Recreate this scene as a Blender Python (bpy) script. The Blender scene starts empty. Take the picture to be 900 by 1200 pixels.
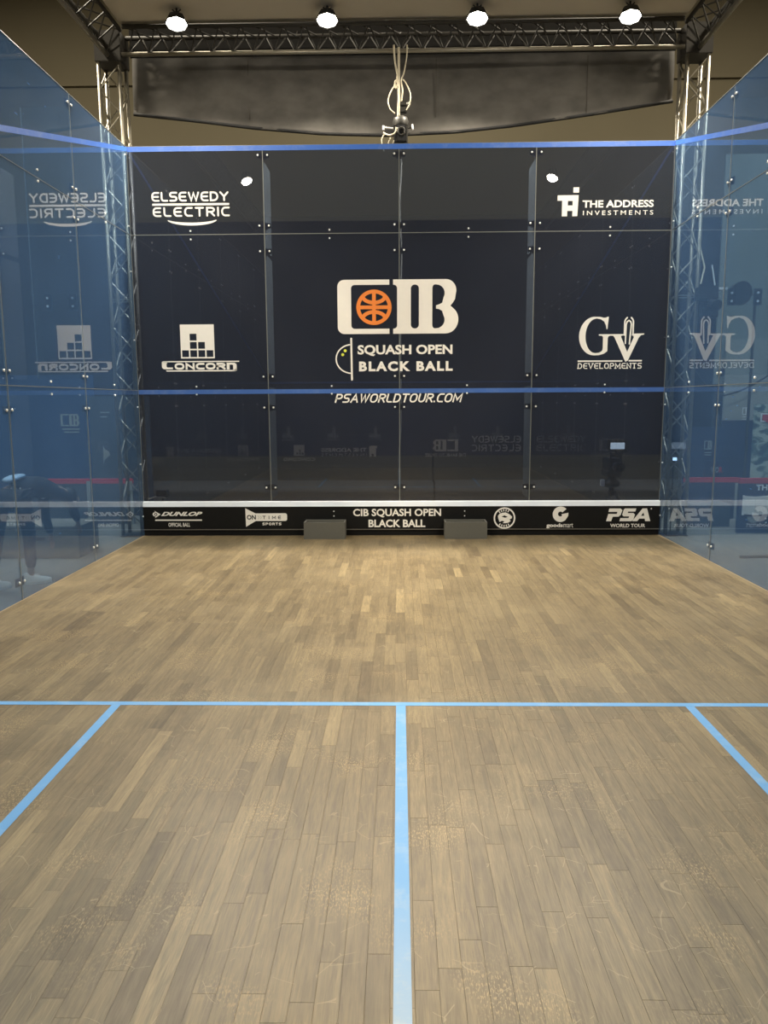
import bpy, bmesh, math, random
from mathutils import Vector, Matrix
random.seed(7)
R = math.radians
C = bpy.context.scene.collection
S = bpy.context.scene

# ------------------------------------------------------------------ camera, world, exposure
cam_d = bpy.data.cameras.new('camera'); cam = bpy.data.objects.new('camera', cam_d); C.objects.link(cam)
pit, yaw, roll = R(8.165), R(-1.145), R(-0.29)
Fv = Vector((math.sin(yaw)*math.cos(pit), math.cos(yaw)*math.cos(pit), -math.sin(pit)))
Rv = Vector((math.cos(yaw), -math.sin(yaw), 0)); Uv = Rv.cross(Fv)
R2 = Rv*math.cos(roll)+Uv*math.sin(roll); U2 = -Rv*math.sin(roll)+Uv*math.cos(roll)
M = Matrix((R2, U2, -Fv)).transposed().to_4x4(); M.translation = Vector((-0.006, 0.2015, 1.660))
cam.matrix_world = M
cam_d.sensor_fit = 'VERTICAL'; cam_d.sensor_height = 36; cam_d.lens = 36*908.15/1200
cam_d.clip_start = .02; cam_d.clip_end = 100
S.camera = cam
W = bpy.data.worlds.new('world'); S.world = W; W.use_nodes = True
W.node_tree.nodes['Background'].inputs[0].default_value = (1, .93, .8, 1)
W.node_tree.nodes['Background'].inputs[1].default_value = .02
S.view_settings.view_transform = 'Standard'; S.view_settings.look = 'None'
S.view_settings.gamma = 1; S.view_settings.use_curve_mapping = False
S.view_settings.exposure = 3.95
S.cycles.transparent_max_bounces = 24; S.cycles.max_bounces = 10; S.cycles.glossy_bounces = 6
S.cycles.sample_clamp_indirect = 4.0
LAMP_W = 4.0          # watts of each floodlight (the lamps are built further down)
HALL_W = 52         # watts of each added hall fill light
LAMP_COL = (1, .90, .74)

# ------------------------------------------------------------------ mesh helpers
class MB:
    def __init__(s): s.v = []; s.f = []
    def add(s, vs, fs):
        n = len(s.v); s.v += [tuple(v) for v in vs]; s.f += [tuple(i+n for i in f) for f in fs]; return s
    def box(s, a, b):
        x0, y0, z0 = a; x1, y1, z1 = b
        return s.add([(x0,y0,z0),(x1,y0,z0),(x1,y1,z0),(x0,y1,z0),(x0,y0,z1),(x1,y0,z1),(x1,y1,z1),(x0,y1,z1)],
                     [(0,3,2,1),(4,5,6,7),(0,1,5,4),(1,2,6,5),(2,3,7,6),(3,0,4,7)])
    def hexa(s, p):   # eight points, bottom four then top four
        return s.add(p, [(0,3,2,1),(4,5,6,7),(0,1,5,4),(1,2,6,5),(2,3,7,6),(3,0,4,7)])
    def bar(s, a, b, r, n=8, r2=None):
        a = Vector(a); b = Vector(b); d = (b-a).normalized(); r2 = r if r2 is None else r2
        u = d.orthogonal().normalized(); w = d.cross(u); vs = []
        for p, q in ((a, r), (b, r2)):
            for k in range(n):
                t = 2*math.pi*k/n; vs.append(p+u*math.cos(t)*q+w*math.sin(t)*q)
        fs = [(k, (k+1) % n, n+(k+1) % n, n+k) for k in range(n)]
        fs += [tuple(range(n-1, -1, -1)), tuple(range(n, 2*n))]
        return s.add(vs, fs)
    def tube(s, pts, r, n=6):
        pts = [Vector(p) for p in pts]; rings = []; u = None; base = []
        for i, p in enumerate(pts):
            d = (pts[min(i+1, len(pts)-1)]-pts[max(i-1, 0)]).normalized()
            if u is None: u = d.orthogonal().normalized()
            u = (u-d*u.dot(d)).normalized(); w = d.cross(u)
            base += [p+(u*math.cos(2*math.pi*k/n)+w*math.sin(2*math.pi*k/n))*r for k in range(n)]
        fs = []
        for i in range(len(pts)-1):
            for k in range(n): fs.append((i*n+k, i*n+(k+1) % n, (i+1)*n+(k+1) % n, (i+1)*n+k))
        fs += [tuple(range(n-1, -1, -1)), tuple(range((len(pts)-1)*n, len(pts)*n))]
        return s.add(base, fs)
    def lathe(s, o, axis, prof, n=20):   # prof: (distance along axis, radius)
        o = Vector(o); d = Vector(axis).normalized(); u = d.orthogonal().normalized(); w = d.cross(u); vs = []; fs = []
        for t, r in prof:
            for k in range(n):
                a = 2*math.pi*k/n; vs.append(o+d*t+(u*math.cos(a)+w*math.sin(a))*max(r, 1e-4))
        for i in range(len(prof)-1):
            for k in range(n): fs.append((i*n+k, i*n+(k+1) % n, (i+1)*n+(k+1) % n, (i+1)*n+k))
        fs += [tuple(range(n-1, -1, -1)), tuple(range((len(prof)-1)*n, len(prof)*n))]
        return s.add(vs, fs)
    def ball(s, c, r, n=12, sc=(1,1,1)):
        c = Vector(c); m = n//2; vs = []; fs = []
        for i in range(m+1):
            t = math.pi*i/m
            for k in range(n):
                a = 2*math.pi*k/n
                vs.append((c.x+sc[0]*r*math.sin(t)*math.cos(a), c.y+sc[1]*r*math.sin(t)*math.sin(a), c.z+sc[2]*r*math.cos(t)))
        for i in range(m):
            for k in range(n): fs.append((i*n+k, (i+1)*n+k, (i+1)*n+(k+1) % n, i*n+(k+1) % n))
        return s.add(vs, fs)
    def mesh(s, name, mat=None):
        me = bpy.data.meshes.new(name); me.from_pydata(s.v, [], s.f); me.validate(); me.update()
        if mat: me.materials.append(mat)
        return me
    def build(s, name, mat, parent=None, smooth=False, bevel=0):
        me = s.mesh(name, mat)
        bm = bmesh.new(); bm.from_mesh(me)
        bmesh.ops.remove_doubles(bm, verts=bm.verts, dist=1e-6)
        bmesh.ops.recalc_face_normals(bm, faces=bm.faces)
        if bevel: bmesh.ops.bevel(bm, geom=bm.edges[:], offset=bevel, segments=2, affect='EDGES')
        bm.to_mesh(me); bm.free()
        if smooth:
            for p in me.polygons: p.use_smooth = len(p.vertices) <= 4
        return link(name, me, parent)
def link(name, me, parent=None):
    o = bpy.data.objects.new(name, me); C.objects.link(o)
    if parent: o.parent = parent
    return o
def tag(o, label=None, cat=None, group=None, kind=None):
    for k, v in (('label', label), ('category', cat), ('group', group), ('kind', kind)):
        if v: o[k] = v
    return o
def empty(name, loc=(0,0,0)):
    o = bpy.data.objects.new(name, None); C.objects.link(o); o.location = loc; o.empty_display_size = .1
    return o
def place(ch, par):      # parent keeping the child's world coordinates
    ch.parent = par; ch.location = ch.location-Vector(par.location); return ch
def part(mb, name, mat, par, **k):
    o = mb.build(name, mat, None, **k)
    if par.parent is None: return place(o, par)
    o.parent = par
    return o
def sub(mb, name, mat, par, **k):    # child of a part: same coordinates as the part's own mesh
    return mb.build(name, mat, par, **k)
def copy_tree(o, parent=None):
    c = o.copy(); C.objects.link(c)
    if parent: c.parent = parent
    for ch in list(o.children): copy_tree(ch, c)
    return c

# ------------------------------------------------------------------ material helpers
def newmat(name):
    m = bpy.data.materials.new(name); m.use_nodes = True; m.node_tree.nodes.clear()
    return m, m.node_tree.nodes, m.node_tree.links
def N(ns, t, **kw):
    n = ns.new(t)
    for k, v in kw.items():
        if k in n.inputs.keys(): n.inputs[k].default_value = v
        else: setattr(n, k, v)
    return n
def mix_rgb(ns, ls, fac, a, b, mode='MIX'):
    n = ns.new('ShaderNodeMix'); n.data_type = 'RGBA'; n.blend_type = mode
    for idx, v in ((0, fac), (6, a), (7, b)):
        if hasattr(v, 'links') or hasattr(v, 'is_output'): ls.new(v, n.inputs[idx])
        else: n.inputs[idx].default_value = v
    return n.outputs[2]
def math_n(ns, ls, op, a, b=None, clamp=False):
    n = ns.new('ShaderNodeMath'); n.operation = op; n.use_clamp = clamp
    for i, v in enumerate((a, b)):
        if v is None: continue
        if hasattr(v, 'is_output'): ls.new(v, n.inputs[i])
        else: n.inputs[i].default_value = v
    return n.outputs[0]
def pm(name, col, rough=.6, metal=0, spec=.5, var=.12, scale=25, bump=0, stretch=(1,1,1)):
    """principled paint / metal / cloth with a procedural tone variation"""
    m, ns, ls = newmat(name)
    out = N(ns, 'ShaderNodeOutputMaterial'); b = N(ns, 'ShaderNodeBsdfPrincipled')
    b.inputs['Roughness'].default_value = rough; b.inputs['Metallic'].default_value = metal
    b.inputs['Specular IOR Level'].default_value = spec
    tc = N(ns, 'ShaderNodeTexCoord'); mp = N(ns, 'ShaderNodeMapping'); mp.inputs['Scale'].default_value = stretch
    nz = N(ns, 'ShaderNodeTexNoise', Scale=scale, Detail=4.0)
    ls.new(tc.outputs['Object'], mp.inputs[0]); ls.new(mp.outputs[0], nz.inputs['Vector'])
    c0 = tuple(c*(1-var) for c in col)+(1,); c1 = tuple(min(1, c*(1+var)) for c in col)+(1,)
    ls.new(mix_rgb(ns, ls, nz.outputs[0], c0, c1), b.inputs['Base Color'])
    if bump:
        bp = N(ns, 'ShaderNodeBump', Strength=bump, Distance=.01); ls.new(nz.outputs[0], bp.inputs['Height']); ls.new(bp.outputs[0], b.inputs['Normal'])
    ls.new(b.outputs[0], out.inputs[0])
    return m
def emit(name, col, st):
    m, ns, ls = newmat(name); out = N(ns, 'ShaderNodeOutputMaterial'); e = N(ns, 'ShaderNodeEmission')
    e.inputs[0].default_value = (*col, 1); e.inputs[1].default_value = st; ls.new(e.outputs[0], out.inputs[0]); return m
def glass(name, tint, dcol, dmix, transl=.3, boost=1.0, rough=.0, scratch=0):
    """laminated court glass with a fine printed dot screen: tinted see-through, part diffuse dots, Fresnel reflection"""
    m, ns, ls = newmat(name); out = N(ns, 'ShaderNodeOutputMaterial')
    geo = N(ns, 'ShaderNodeNewGeometry')
    dot = N(ns, 'ShaderNodeVectorMath'); dot.operation = 'DOT_PRODUCT'
    ls.new(geo.outputs['Normal'], dot.inputs[0]); ls.new(geo.outputs['Incoming'], dot.inputs[1])
    c = math_n(ns, ls, 'ABSOLUTE', dot.outputs['Value'])
    p5 = math_n(ns, ls, 'POWER', math_n(ns, ls, 'SUBTRACT', 1.0, c), 5.0)
    f = math_n(ns, ls, 'ADD', math_n(ns, ls, 'MULTIPLY', p5, .96), .04)
    f2 = math_n(ns, ls, 'DIVIDE', math_n(ns, ls, 'MULTIPLY', f, 2.0), math_n(ns, ls, 'ADD', f, 1.0))
    f2 = math_n(ns, ls, 'MULTIPLY', f2, boost, True)
    f2 = math_n(ns, ls, 'MULTIPLY', f2, math_n(ns, ls, 'SUBTRACT', 1.0, geo.outputs['Backfacing']))
    tr = N(ns, 'ShaderNodeBsdfTransparent'); tr.inputs[0].default_value = (*tint, 1)
    df = N(ns, 'ShaderNodeBsdfDiffuse'); df.inputs[0].default_value = (*dcol, 1)
    tl = N(ns, 'ShaderNodeBsdfTranslucent'); tl.inputs[0].default_value = (*dcol, 1)
    gl = N(ns, 'ShaderNodeBsdfGlossy'); gl.inputs['Roughness'].default_value = rough
    m1 = N(ns, 'ShaderNodeMixShader'); m1.inputs[0].default_value = transl
    ls.new(df.outputs[0], m1.inputs[1]); ls.new(tl.outputs[0], m1.inputs[2])
    m2 = N(ns, 'ShaderNodeMixShader'); m2.inputs[0].default_value = dmix
    # smudges, ball marks and dust on the pane vary how much the dot screen scatters
    nz = N(ns, 'ShaderNodeTexNoise', Scale=1.3, Detail=5.0); ls.new(geo.outputs['Position'], nz.inputs['Vector'])
    fac = math_n(ns, ls, 'MULTIPLY', math_n(ns, ls, 'ADD', math_n(ns, ls, 'MULTIPLY', nz.outputs[0], .5), .75), dmix, True)
    if scratch:
        mp = N(ns, 'ShaderNodeMapping'); mp.inputs['Scale'].default_value = (1, 2.2, 11); mp.inputs['Rotation'].default_value = (R(12), 0, 0)
        ls.new(geo.outputs['Position'], mp.inputs[0])
        vo = N(ns, 'ShaderNodeTexVoronoi', Scale=1.5); ls.new(mp.outputs[0], vo.inputs['Vector'])
        n2 = N(ns, 'ShaderNodeTexNoise', Scale=.8); ls.new(geo.outputs['Position'], n2.inputs['Vector'])
        k = math_n(ns, ls, 'MULTIPLY', math_n(ns, ls, 'LESS_THAN', vo.outputs['Distance'], .09), math_n(ns, ls, 'GREATER_THAN', n2.outputs[0], .55))
        fac = math_n(ns, ls, 'ADD', fac, math_n(ns, ls, 'MULTIPLY', k, scratch), True)
    fac = math_n(ns, ls, 'MULTIPLY', fac, math_n(ns, ls, 'SUBTRACT', 1.0, geo.outputs['Backfacing']))
    ls.new(fac, m2.inputs[0]); ls.new(tr.outputs[0], m2.inputs[1]); ls.new(m1.outputs[0], m2.inputs[2])
    m3 = N(ns, 'ShaderNodeMixShader'); ls.new(f2, m3.inputs[0]); ls.new(m2.outputs[0], m3.inputs[1]); ls.new(gl.outputs[0], m3.inputs[2])
    ls.new(m3.outputs[0], out.inputs[0])
    return m

def wood():
    m, ns, ls = newmat('court_parquet'); out = N(ns, 'ShaderNodeOutputMaterial'); b = N(ns, 'ShaderNodeBsdfPrincipled')
    ao = N(ns, 'ShaderNodeAttribute', attribute_type='OBJECT', attribute_name='tone')
    ag = N(ns, 'ShaderNodeAttribute', attribute_type='GEOMETRY', attribute_name='tone')
    t = math_n(ns, ls, 'ADD', ao.outputs['Fac'], ag.outputs['Fac'])
    geo = N(ns, 'ShaderNodeNewGeometry')
    off = N(ns, 'ShaderNodeCombineXYZ'); ls.new(math_n(ns, ls, 'MULTIPLY', t, 37.0), off.inputs[0]); ls.new(math_n(ns, ls, 'MULTIPLY', t, 91.0), off.inputs[1])
    va = N(ns, 'ShaderNodeVectorMath'); ls.new(geo.outputs['Position'], va.inputs[0]); ls.new(off.outputs[0], va.inputs[1])
    mp = N(ns, 'ShaderNodeMapping'); mp.inputs['Scale'].default_value = (34, 2.4, 1); ls.new(va.outputs[0], mp.inputs[0])
    g1 = N(ns, 'ShaderNodeTexNoise', Scale=1.0, Detail=5.0, Distortion=1.6); ls.new(mp.outputs[0], g1.inputs['Vector'])
    mp2 = N(ns, 'ShaderNodeMapping'); mp2.inputs['Scale'].default_value = (260, 14, 1); ls.new(va.outputs[0], mp2.inputs[0])
    g2 = N(ns, 'ShaderNodeTexNoise', Scale=1.0, Detail=3.0); ls.new(mp2.outputs[0], g2.inputs['Vector'])
    rp = N(ns, 'ShaderNodeValToRGB'); ls.new(t, rp.inputs[0]); e = rp.color_ramp.elements
    e[0].position = 0; e[0].color = (.088, .064, .033, 1); e[1].position = 1; e[1].color = (.245, .187, .098, 1)
    for p, c in ((.25, (.132,.099,.052,1)), (.5, (.150,.113,.060,1)), (.8, (.176,.134,.071,1))):
        el = e.new(p); el.color = c
    col = rp.outputs[0]
    k1 = N(ns, 'ShaderNodeMapRange'); k1.inputs[1].default_value = .3; k1.inputs[2].default_value = .7; k1.inputs[3].default_value = .70; k1.inputs[4].default_value = 1.26
    ls.new(g1.outputs[0], k1.inputs[0])
    k2 = N(ns, 'ShaderNodeMapRange'); k2.inputs[1].default_value = .3; k2.inputs[2].default_value = .7; k2.inputs[3].default_value = .8; k2.inputs[4].default_value = 1.18
    ls.new(g2.outputs[0], k2.inputs[0])
    kk = math_n(ns, ls, 'MULTIPLY', k1.outputs[0], k2.outputs[0])
    cc = N(ns, 'ShaderNodeVectorMath'); cc.operation = 'SCALE'; ls.new(col, cc.inputs[0]); ls.new(kk, cc.inputs['Scale'])
    # pale worn lacquer in big irregular areas
    n3 = N(ns, 'ShaderNodeTexNoise', Scale=.9, Detail=6.0, Roughness=.65); ls.new(geo.outputs['Position'], n3.inputs['Vector'])
    w = N(ns, 'ShaderNodeMapRange'); w.inputs[1].default_value = .48; w.inputs[2].default_value = .75; w.inputs[3].default_value = 0; w.inputs[4].default_value = .38
    ls.new(n3.outputs[0], w.inputs[0])
    c2 = mix_rgb(ns, ls, w.outputs[0], cc.outputs[0], (.29, .232, .137, 1))
    # fine curved pale scratches
    def scratches(scale, seed, th, area):
        ns1 = N(ns, 'ShaderNodeTexNoise', Scale=1.7, Detail=2.0); ls.new(geo.outputs['Position'], ns1.inputs['Vector'])
        sc = N(ns, 'ShaderNodeVectorMath'); sc.operation = 'SCALE'; sc.inputs['Scale'].default_value = .55; ls.new(ns1.outputs['Color'], sc.inputs[0])
        ad = N(ns, 'ShaderNodeVectorMath'); ls.new(geo.outputs['Position'], ad.inputs[0]); ls.new(sc.outputs[0], ad.inputs[1])
        ad2 = N(ns, 'ShaderNodeVectorMath'); ls.new(ad.outputs[0], ad2.inputs[0]); ad2.inputs[1].default_value = (seed, seed*2.3, 0)
        vo = N(ns, 'ShaderNodeTexVoronoi', Scale=scale, feature='DISTANCE_TO_EDGE'); ls.new(ad2.outputs[0], vo.inputs['Vector'])
        n4 = N(ns, 'ShaderNodeTexNoise', Scale=7.0, Detail=2.0); ls.new(ad2.outputs[0], n4.inputs['Vector'])
        a = math_n(ns, ls, 'LESS_THAN', vo.outputs['Distance'], th)
        return math_n(ns, ls, 'MULTIPLY', a, math_n(ns, ls, 'GREATER_THAN', n4.outputs[0], area))
    s = math_n(ns, ls, 'MAXIMUM', scratches(6.0, 1.3, .007, .60), scratches(11.0, 8.1, .011, .63))
    s = math_n(ns, ls, 'MULTIPLY', s, .36)
    c3 = mix_rgb(ns, ls, s, c2, (.39, .32, .20, 1))
    # bright worn flecks where the lacquer has gone off the raised grain
    n6 = N(ns, 'ShaderNodeTexNoise', Scale=1.0, Detail=2.0); mp6 = N(ns, 'ShaderNodeMapping'); mp6.inputs['Scale'].default_value = (210, 60, 1)
    ls.new(va.outputs[0], mp6.inputs[0]); ls.new(mp6.outputs[0], n6.inputs['Vector'])
    n7 = N(ns, 'ShaderNodeTexNoise', Scale=2.6, Detail=4.0); ls.new(geo.outputs['Position'], n7.inputs['Vector'])
    fl = N(ns, 'ShaderNodeMapRange'); fl.inputs[1].default_value = .52; fl.inputs[2].default_value = .68; fl.inputs[3].default_value = 0; fl.inputs[4].default_value = .75; ls.new(n7.outputs[0], fl.inputs[0])
    fl2 = math_n(ns, ls, 'MULTIPLY', fl.outputs[0], math_n(ns, ls, 'GREATER_THAN', n6.outputs[0], .57))
    c3 = mix_rgb(ns, ls, fl2, c3, (.36, .265, .13, 1))
    ls.new(c3, b.inputs['Base Color'])
    b.inputs['Roughness'].default_value = .42; b.inputs['Specular IOR Level'].default_value = .5
    bp = N(ns, 'ShaderNodeBump', Strength=.12, Distance=.002); ls.new(kk, bp.inputs['Height']); ls.new(bp.outputs[0], b.inputs['Normal'])
    ls.new(b.outputs[0], out.inputs[0]); return m
def tape_mat(name, col, wear, near=False):
    m, ns, ls = newmat(name); out = N(ns, 'ShaderNodeOutputMaterial'); b = N(ns, 'ShaderNodeBsdfPrincipled', Roughness=.45)
    geo = N(ns, 'ShaderNodeNewGeometry'); n = N(ns, 'ShaderNodeTexNoise', Scale=6.0, Detail=8.0, Roughness=.75); ls.new(geo.outputs['Position'], n.inputs['Vector'])
    r = N(ns, 'ShaderNodeMapRange'); r.inputs[1].default_value = .5; r.inputs[2].default_value = .72; r.inputs[3].default_value = 0; r.inputs[4].default_value = wear
    ls.new(n.outputs[0], r.inputs[0])
    w = r.outputs[0]
    if near:      # paler towards the rear of the court: scuffs plus a painted-in reflection
        sx = N(ns, 'ShaderNodeSeparateXYZ'); ls.new(geo.outputs['Position'], sx.inputs[0])
        q = N(ns, 'ShaderNodeMapRange'); q.inputs[1].default_value = 2.7; q.inputs[2].default_value = 2.0; q.inputs[3].default_value = 0; q.inputs[4].default_value = .75; ls.new(sx.outputs[1], q.inputs[0])
        w = math_n(ns, ls, 'ADD', w, q.outputs[0], True)
    ls.new(mix_rgb(ns, ls, w, (*col, 1), (.36, .45, .54, 1)), b.inputs['Base Color'])
    ls.new(b.outputs[0], out.inputs[0]); return m

G_SIDE = glass('side_glass', (.58, .70, .82), (.17, .37, .78), .26, transl=.35, boost=1.15, scratch=.22)
G_FRONT = glass('front_glass', (.53, .60, .74), (.044, .049, .066), .42, transl=.1, boost=1.1)
G_BACK = glass('back_glass', (.7, .75, .82), (.05, .09, .2), .22)
G_FIN = glass('fin_glass', (.72, .76, .74), (.75, .76, .68), .85, transl=.5)
G_CLEAR = glass('clear_fin_glass', (.90, .93, .92), (.5, .55, .55), .04)
SEAM = pm('silicone_seam', (.17, .18, .165), .35)
BLUE = tape_mat('wall_tape_blue', (.045, .15, .56), .25)
BLUE_DULL = tape_mat('service_tape_blue', (.05, .13, .40), .2)
FLOORTAPE = tape_mat('floor_tape_blue', (.105, .31, .62), .5, near=True)
WOOD = wood()
WHITE = pm('white_vinyl', (.86, .83, .77), .6, var=.03)
ORANGE = pm('orange_vinyl', (.86, .24, .035), .6, var=.04)
YELLOW = pm('yellow_vinyl', (.75, .8, .08), .6, var=.04)
INK = pm('dark_ink', (.012, .014, .02), .6)
TINBLK = pm('tin_black', (.006, .006, .006), .55, var=.3, spec=.25)
TINLINE = pm('tin_edge_grey', (.22, .21, .19), .4, .6)
TINTOP = pm('tin_white_blue_tape', (.80, .86, .97), .4, var=.10, scale=3)
ALU = pm('truss_aluminium', (.30, .275, .22), .42, .75, var=.1)
ALU_SHADE = pm('truss_aluminium_shade', (.035, .031, .025), .6, .2, var=.15)  # aluminium darkened to stand in for shade on truss the lamps face away from
STEEL = pm('polished_steel', (.9, .9, .87), .35, .25, var=.05)
PLATE = pm('dark_patch_plate', (.045, .052, .065), .4, .5)
GREYBOX = pm('grey_box_paint', (.115, .112, .095), .6, var=.06)
GREYIN = pm('grey_box_inside', (.03, .03, .026), .8)
OLIVE = pm('hall_wall_olive', (.14, .121, .078), .9, var=.05, scale=1.2)
CANOPY = pm('canopy_cloth', (.42, .37, .29), .9, var=.05, scale=2)
NAVY = pm('navy_drape', (.019, .022, .032), .9, var=.2, scale=2, stretch=(6, 1, .3))
BLACKCLOTH = pm('black_curtain_cloth', (.10, .093, .083), .9, var=.6, scale=3.2, bump=.25, stretch=(1, 1, 1.6))
CARPET = pm('hall_floor_grey', (.165, .155, .13), .75, var=.1, scale=4)
BLK = pm('black_plastic', (.012, .012, .013), .4, var=.2)
DGREY = pm('dark_grey_metal', (.06, .058, .052), .4, .4)
CABLE = pm('pale_cable_sheath', (.62, .55, .40), .5)
CABLEB = pm('black_cable_sheath', (.01, .01, .01), .6)
LENSG = pm('camera_lens_glass', (.004, .004, .006), .06, spec=1)
BOARD = pm('navy_board_print', (.018, .032, .075), .55, var=.12, scale=3)
BOARD2 = pm('slate_board_print', (.06, .08, .10), .6, var=.1, scale=3)
RED = pm('red_board_band', (.55, .03, .05), .6)
PALEGREY = pm('pale_grey_panel', (.32, .33, .30), .7, var=.06, scale=2)
SCREEN = emit('lit_viewfinder_screen', (.80, .84, .72), .11)
LENS_EM = emit('floodlight_lens', (1, .93, .78), 2.5)

# ------------------------------------------------------------------ hall shell
def struct(mb, name, mat): return tag(mb.build(name, mat), kind='structure')
struct(MB().box((-10.2, -6.2, -.25), (10.2, 18.2, -.15)), 'floor', CARPET)
struct(MB().box((-10.2, 18, -.15), (10.2, 18.2, 10.5)), 'wall_far', OLIVE)
struct(MB().box((-10.2, -6.2, -.15), (-10, 18, 10.5)), 'wall_left', OLIVE)
struct(MB().box((10, -6.2, -.15), (10.2, 18, 10.5)), 'wall_right', OLIVE)
struct(MB().box((-10, -6.2, -.15), (10, -6, 10.5)), 'wall_rear', NAVY)
struct(MB().box((-10.2, -6.2, 10.5), (10.2, 18.2, 10.6)), 'ceiling', OLIVE)
struct(MB().box((-10, 17.93, 8.42), (10, 18.0, 8.47)), 'trim_1', OLIVE)

# ------------------------------------------------------------------ court floor: strips of parquet, court lines
cf = empty('floor', (0, 4.875, 0)); tag(cf, kind='structure'); cf.name = 'floor_court'
part(MB().box((-3.2, 0, -.15), (3.2, 9.75, -.020)), 'subfloor', pm('subfloor_board', (.05, .04, .03), .9), cf)
part(MB().box((-3.225, 0, -.15), (-3.2, 9.75, -.006)), 'edge_trim', pm('oak_edge', (.34, .27, .17), .5), cf)
part(MB().box((3.2, 0, -.15), (3.225, 9.75, -.006)), 'edge_trim', bpy.data.materials['oak_edge'], cf)
strips = []
PW = 6.4/91
for i in range(91):
    y = -random.uniform(0, .4); x = -3.2+i*PW
    while y < 9.75:
        L = random.choice((.40, .52, .64, .78)); a, b = max(0, y), min(9.75, y+L)
        if b-a > .01: strips.append((x, a, b, L, random.betavariate(2.2, 2.6)))
        y += L
def strip_box(x0, y0, x1, y1):
    g = .0002; e = .0005
    return [(x0+g, y0+g, -.02), (x1-g, y0+g, -.02), (x1-g, y1-g, -.02), (x0+g, y1-g, -.02),
            (x0+g, y0+g, -e), (x1-g, y0+g, -e), (x1-g, y1-g, -e), (x0+g, y1-g, -e),
            (x0+g+e, y0+g+e, 0), (x1-g-e, y0+g+e, 0), (x1-g-e, y1-g-e, 0), (x0+g+e, y1-g-e, 0)]
SF = [(0,1,5,4),(1,2,6,5),(2,3,7,6),(3,0,4,7),(4,5,9,8),(5,6,10,9),(6,7,11,10),(7,4,8,11),(8,9,10,11)]
def seen(s):
    d = (s[1]+s[2])/2-.2; xm = abs(s[0]+PW/2)
    return s[2] > 1.95 and xm < .53*d+.12
order = sorted([s for s in strips if seen(s)], key=lambda s: (s[1]+s[2])/2)
near = set(map(id, order[:300])); shared = {}; rest_v = []; rest_f = []; tones = []
for s in strips:
    x, a, b, L, t = s
    if id(s) in near:
        key = round(b-a, 3)
        if key not in shared:
            me = bpy.data.meshes.new('plank'); me.from_pydata(strip_box(0, 0, PW, b-a), [], SF); me.materials.append(WOOD); shared[key] = me
        o = link('plank', shared[key]); o.location = (x, a-4.875, 0); o.parent = cf; o['tone'] = t
    else:
        n = len(rest_v); rest_v += strip_box(x, a, x+PW, b); rest_f += [tuple(q+n for q in f) for f in SF]; tones += [t]*len(SF)
me = bpy.data.meshes.new('planks'); me.from_pydata(rest_v, [], rest_f); me.materials.append(WOOD)
at = me.attributes.new('tone', 'FLOAT', 'FACE'); at.data.foreach_set('value', tones)
o = link('planks', me); o.location = (0, -4.875, 0); o.parent = cf; o['kind'] = 'stuff'
def line(x0, y0, x1, y1, name, lab=None):
    o = part(MB().box((x0, y0, .0002), (x1, y1, .0012)), name, FLOORTAPE, cf)
    if lab: o['label'] = lab
line(-3.2, 4.268, 3.2, 4.316, 'short_line', 'pale blue tape line right across the court floor')
line(-.026, 0, .026, 4.267, 'half_court_line', 'pale blue tape line running towards the viewer, white at the near end from wear and painted-in reflection')
for s in (-1, 1):
    a, b = sorted((s*1.552, s*1.60)); line(a, 2.66, b, 4.267, 'service_box_line')
    a, b = sorted((s*1.552, s*3.2)); line(a, 2.611, b, 2.659, 'service_box_line')

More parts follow.
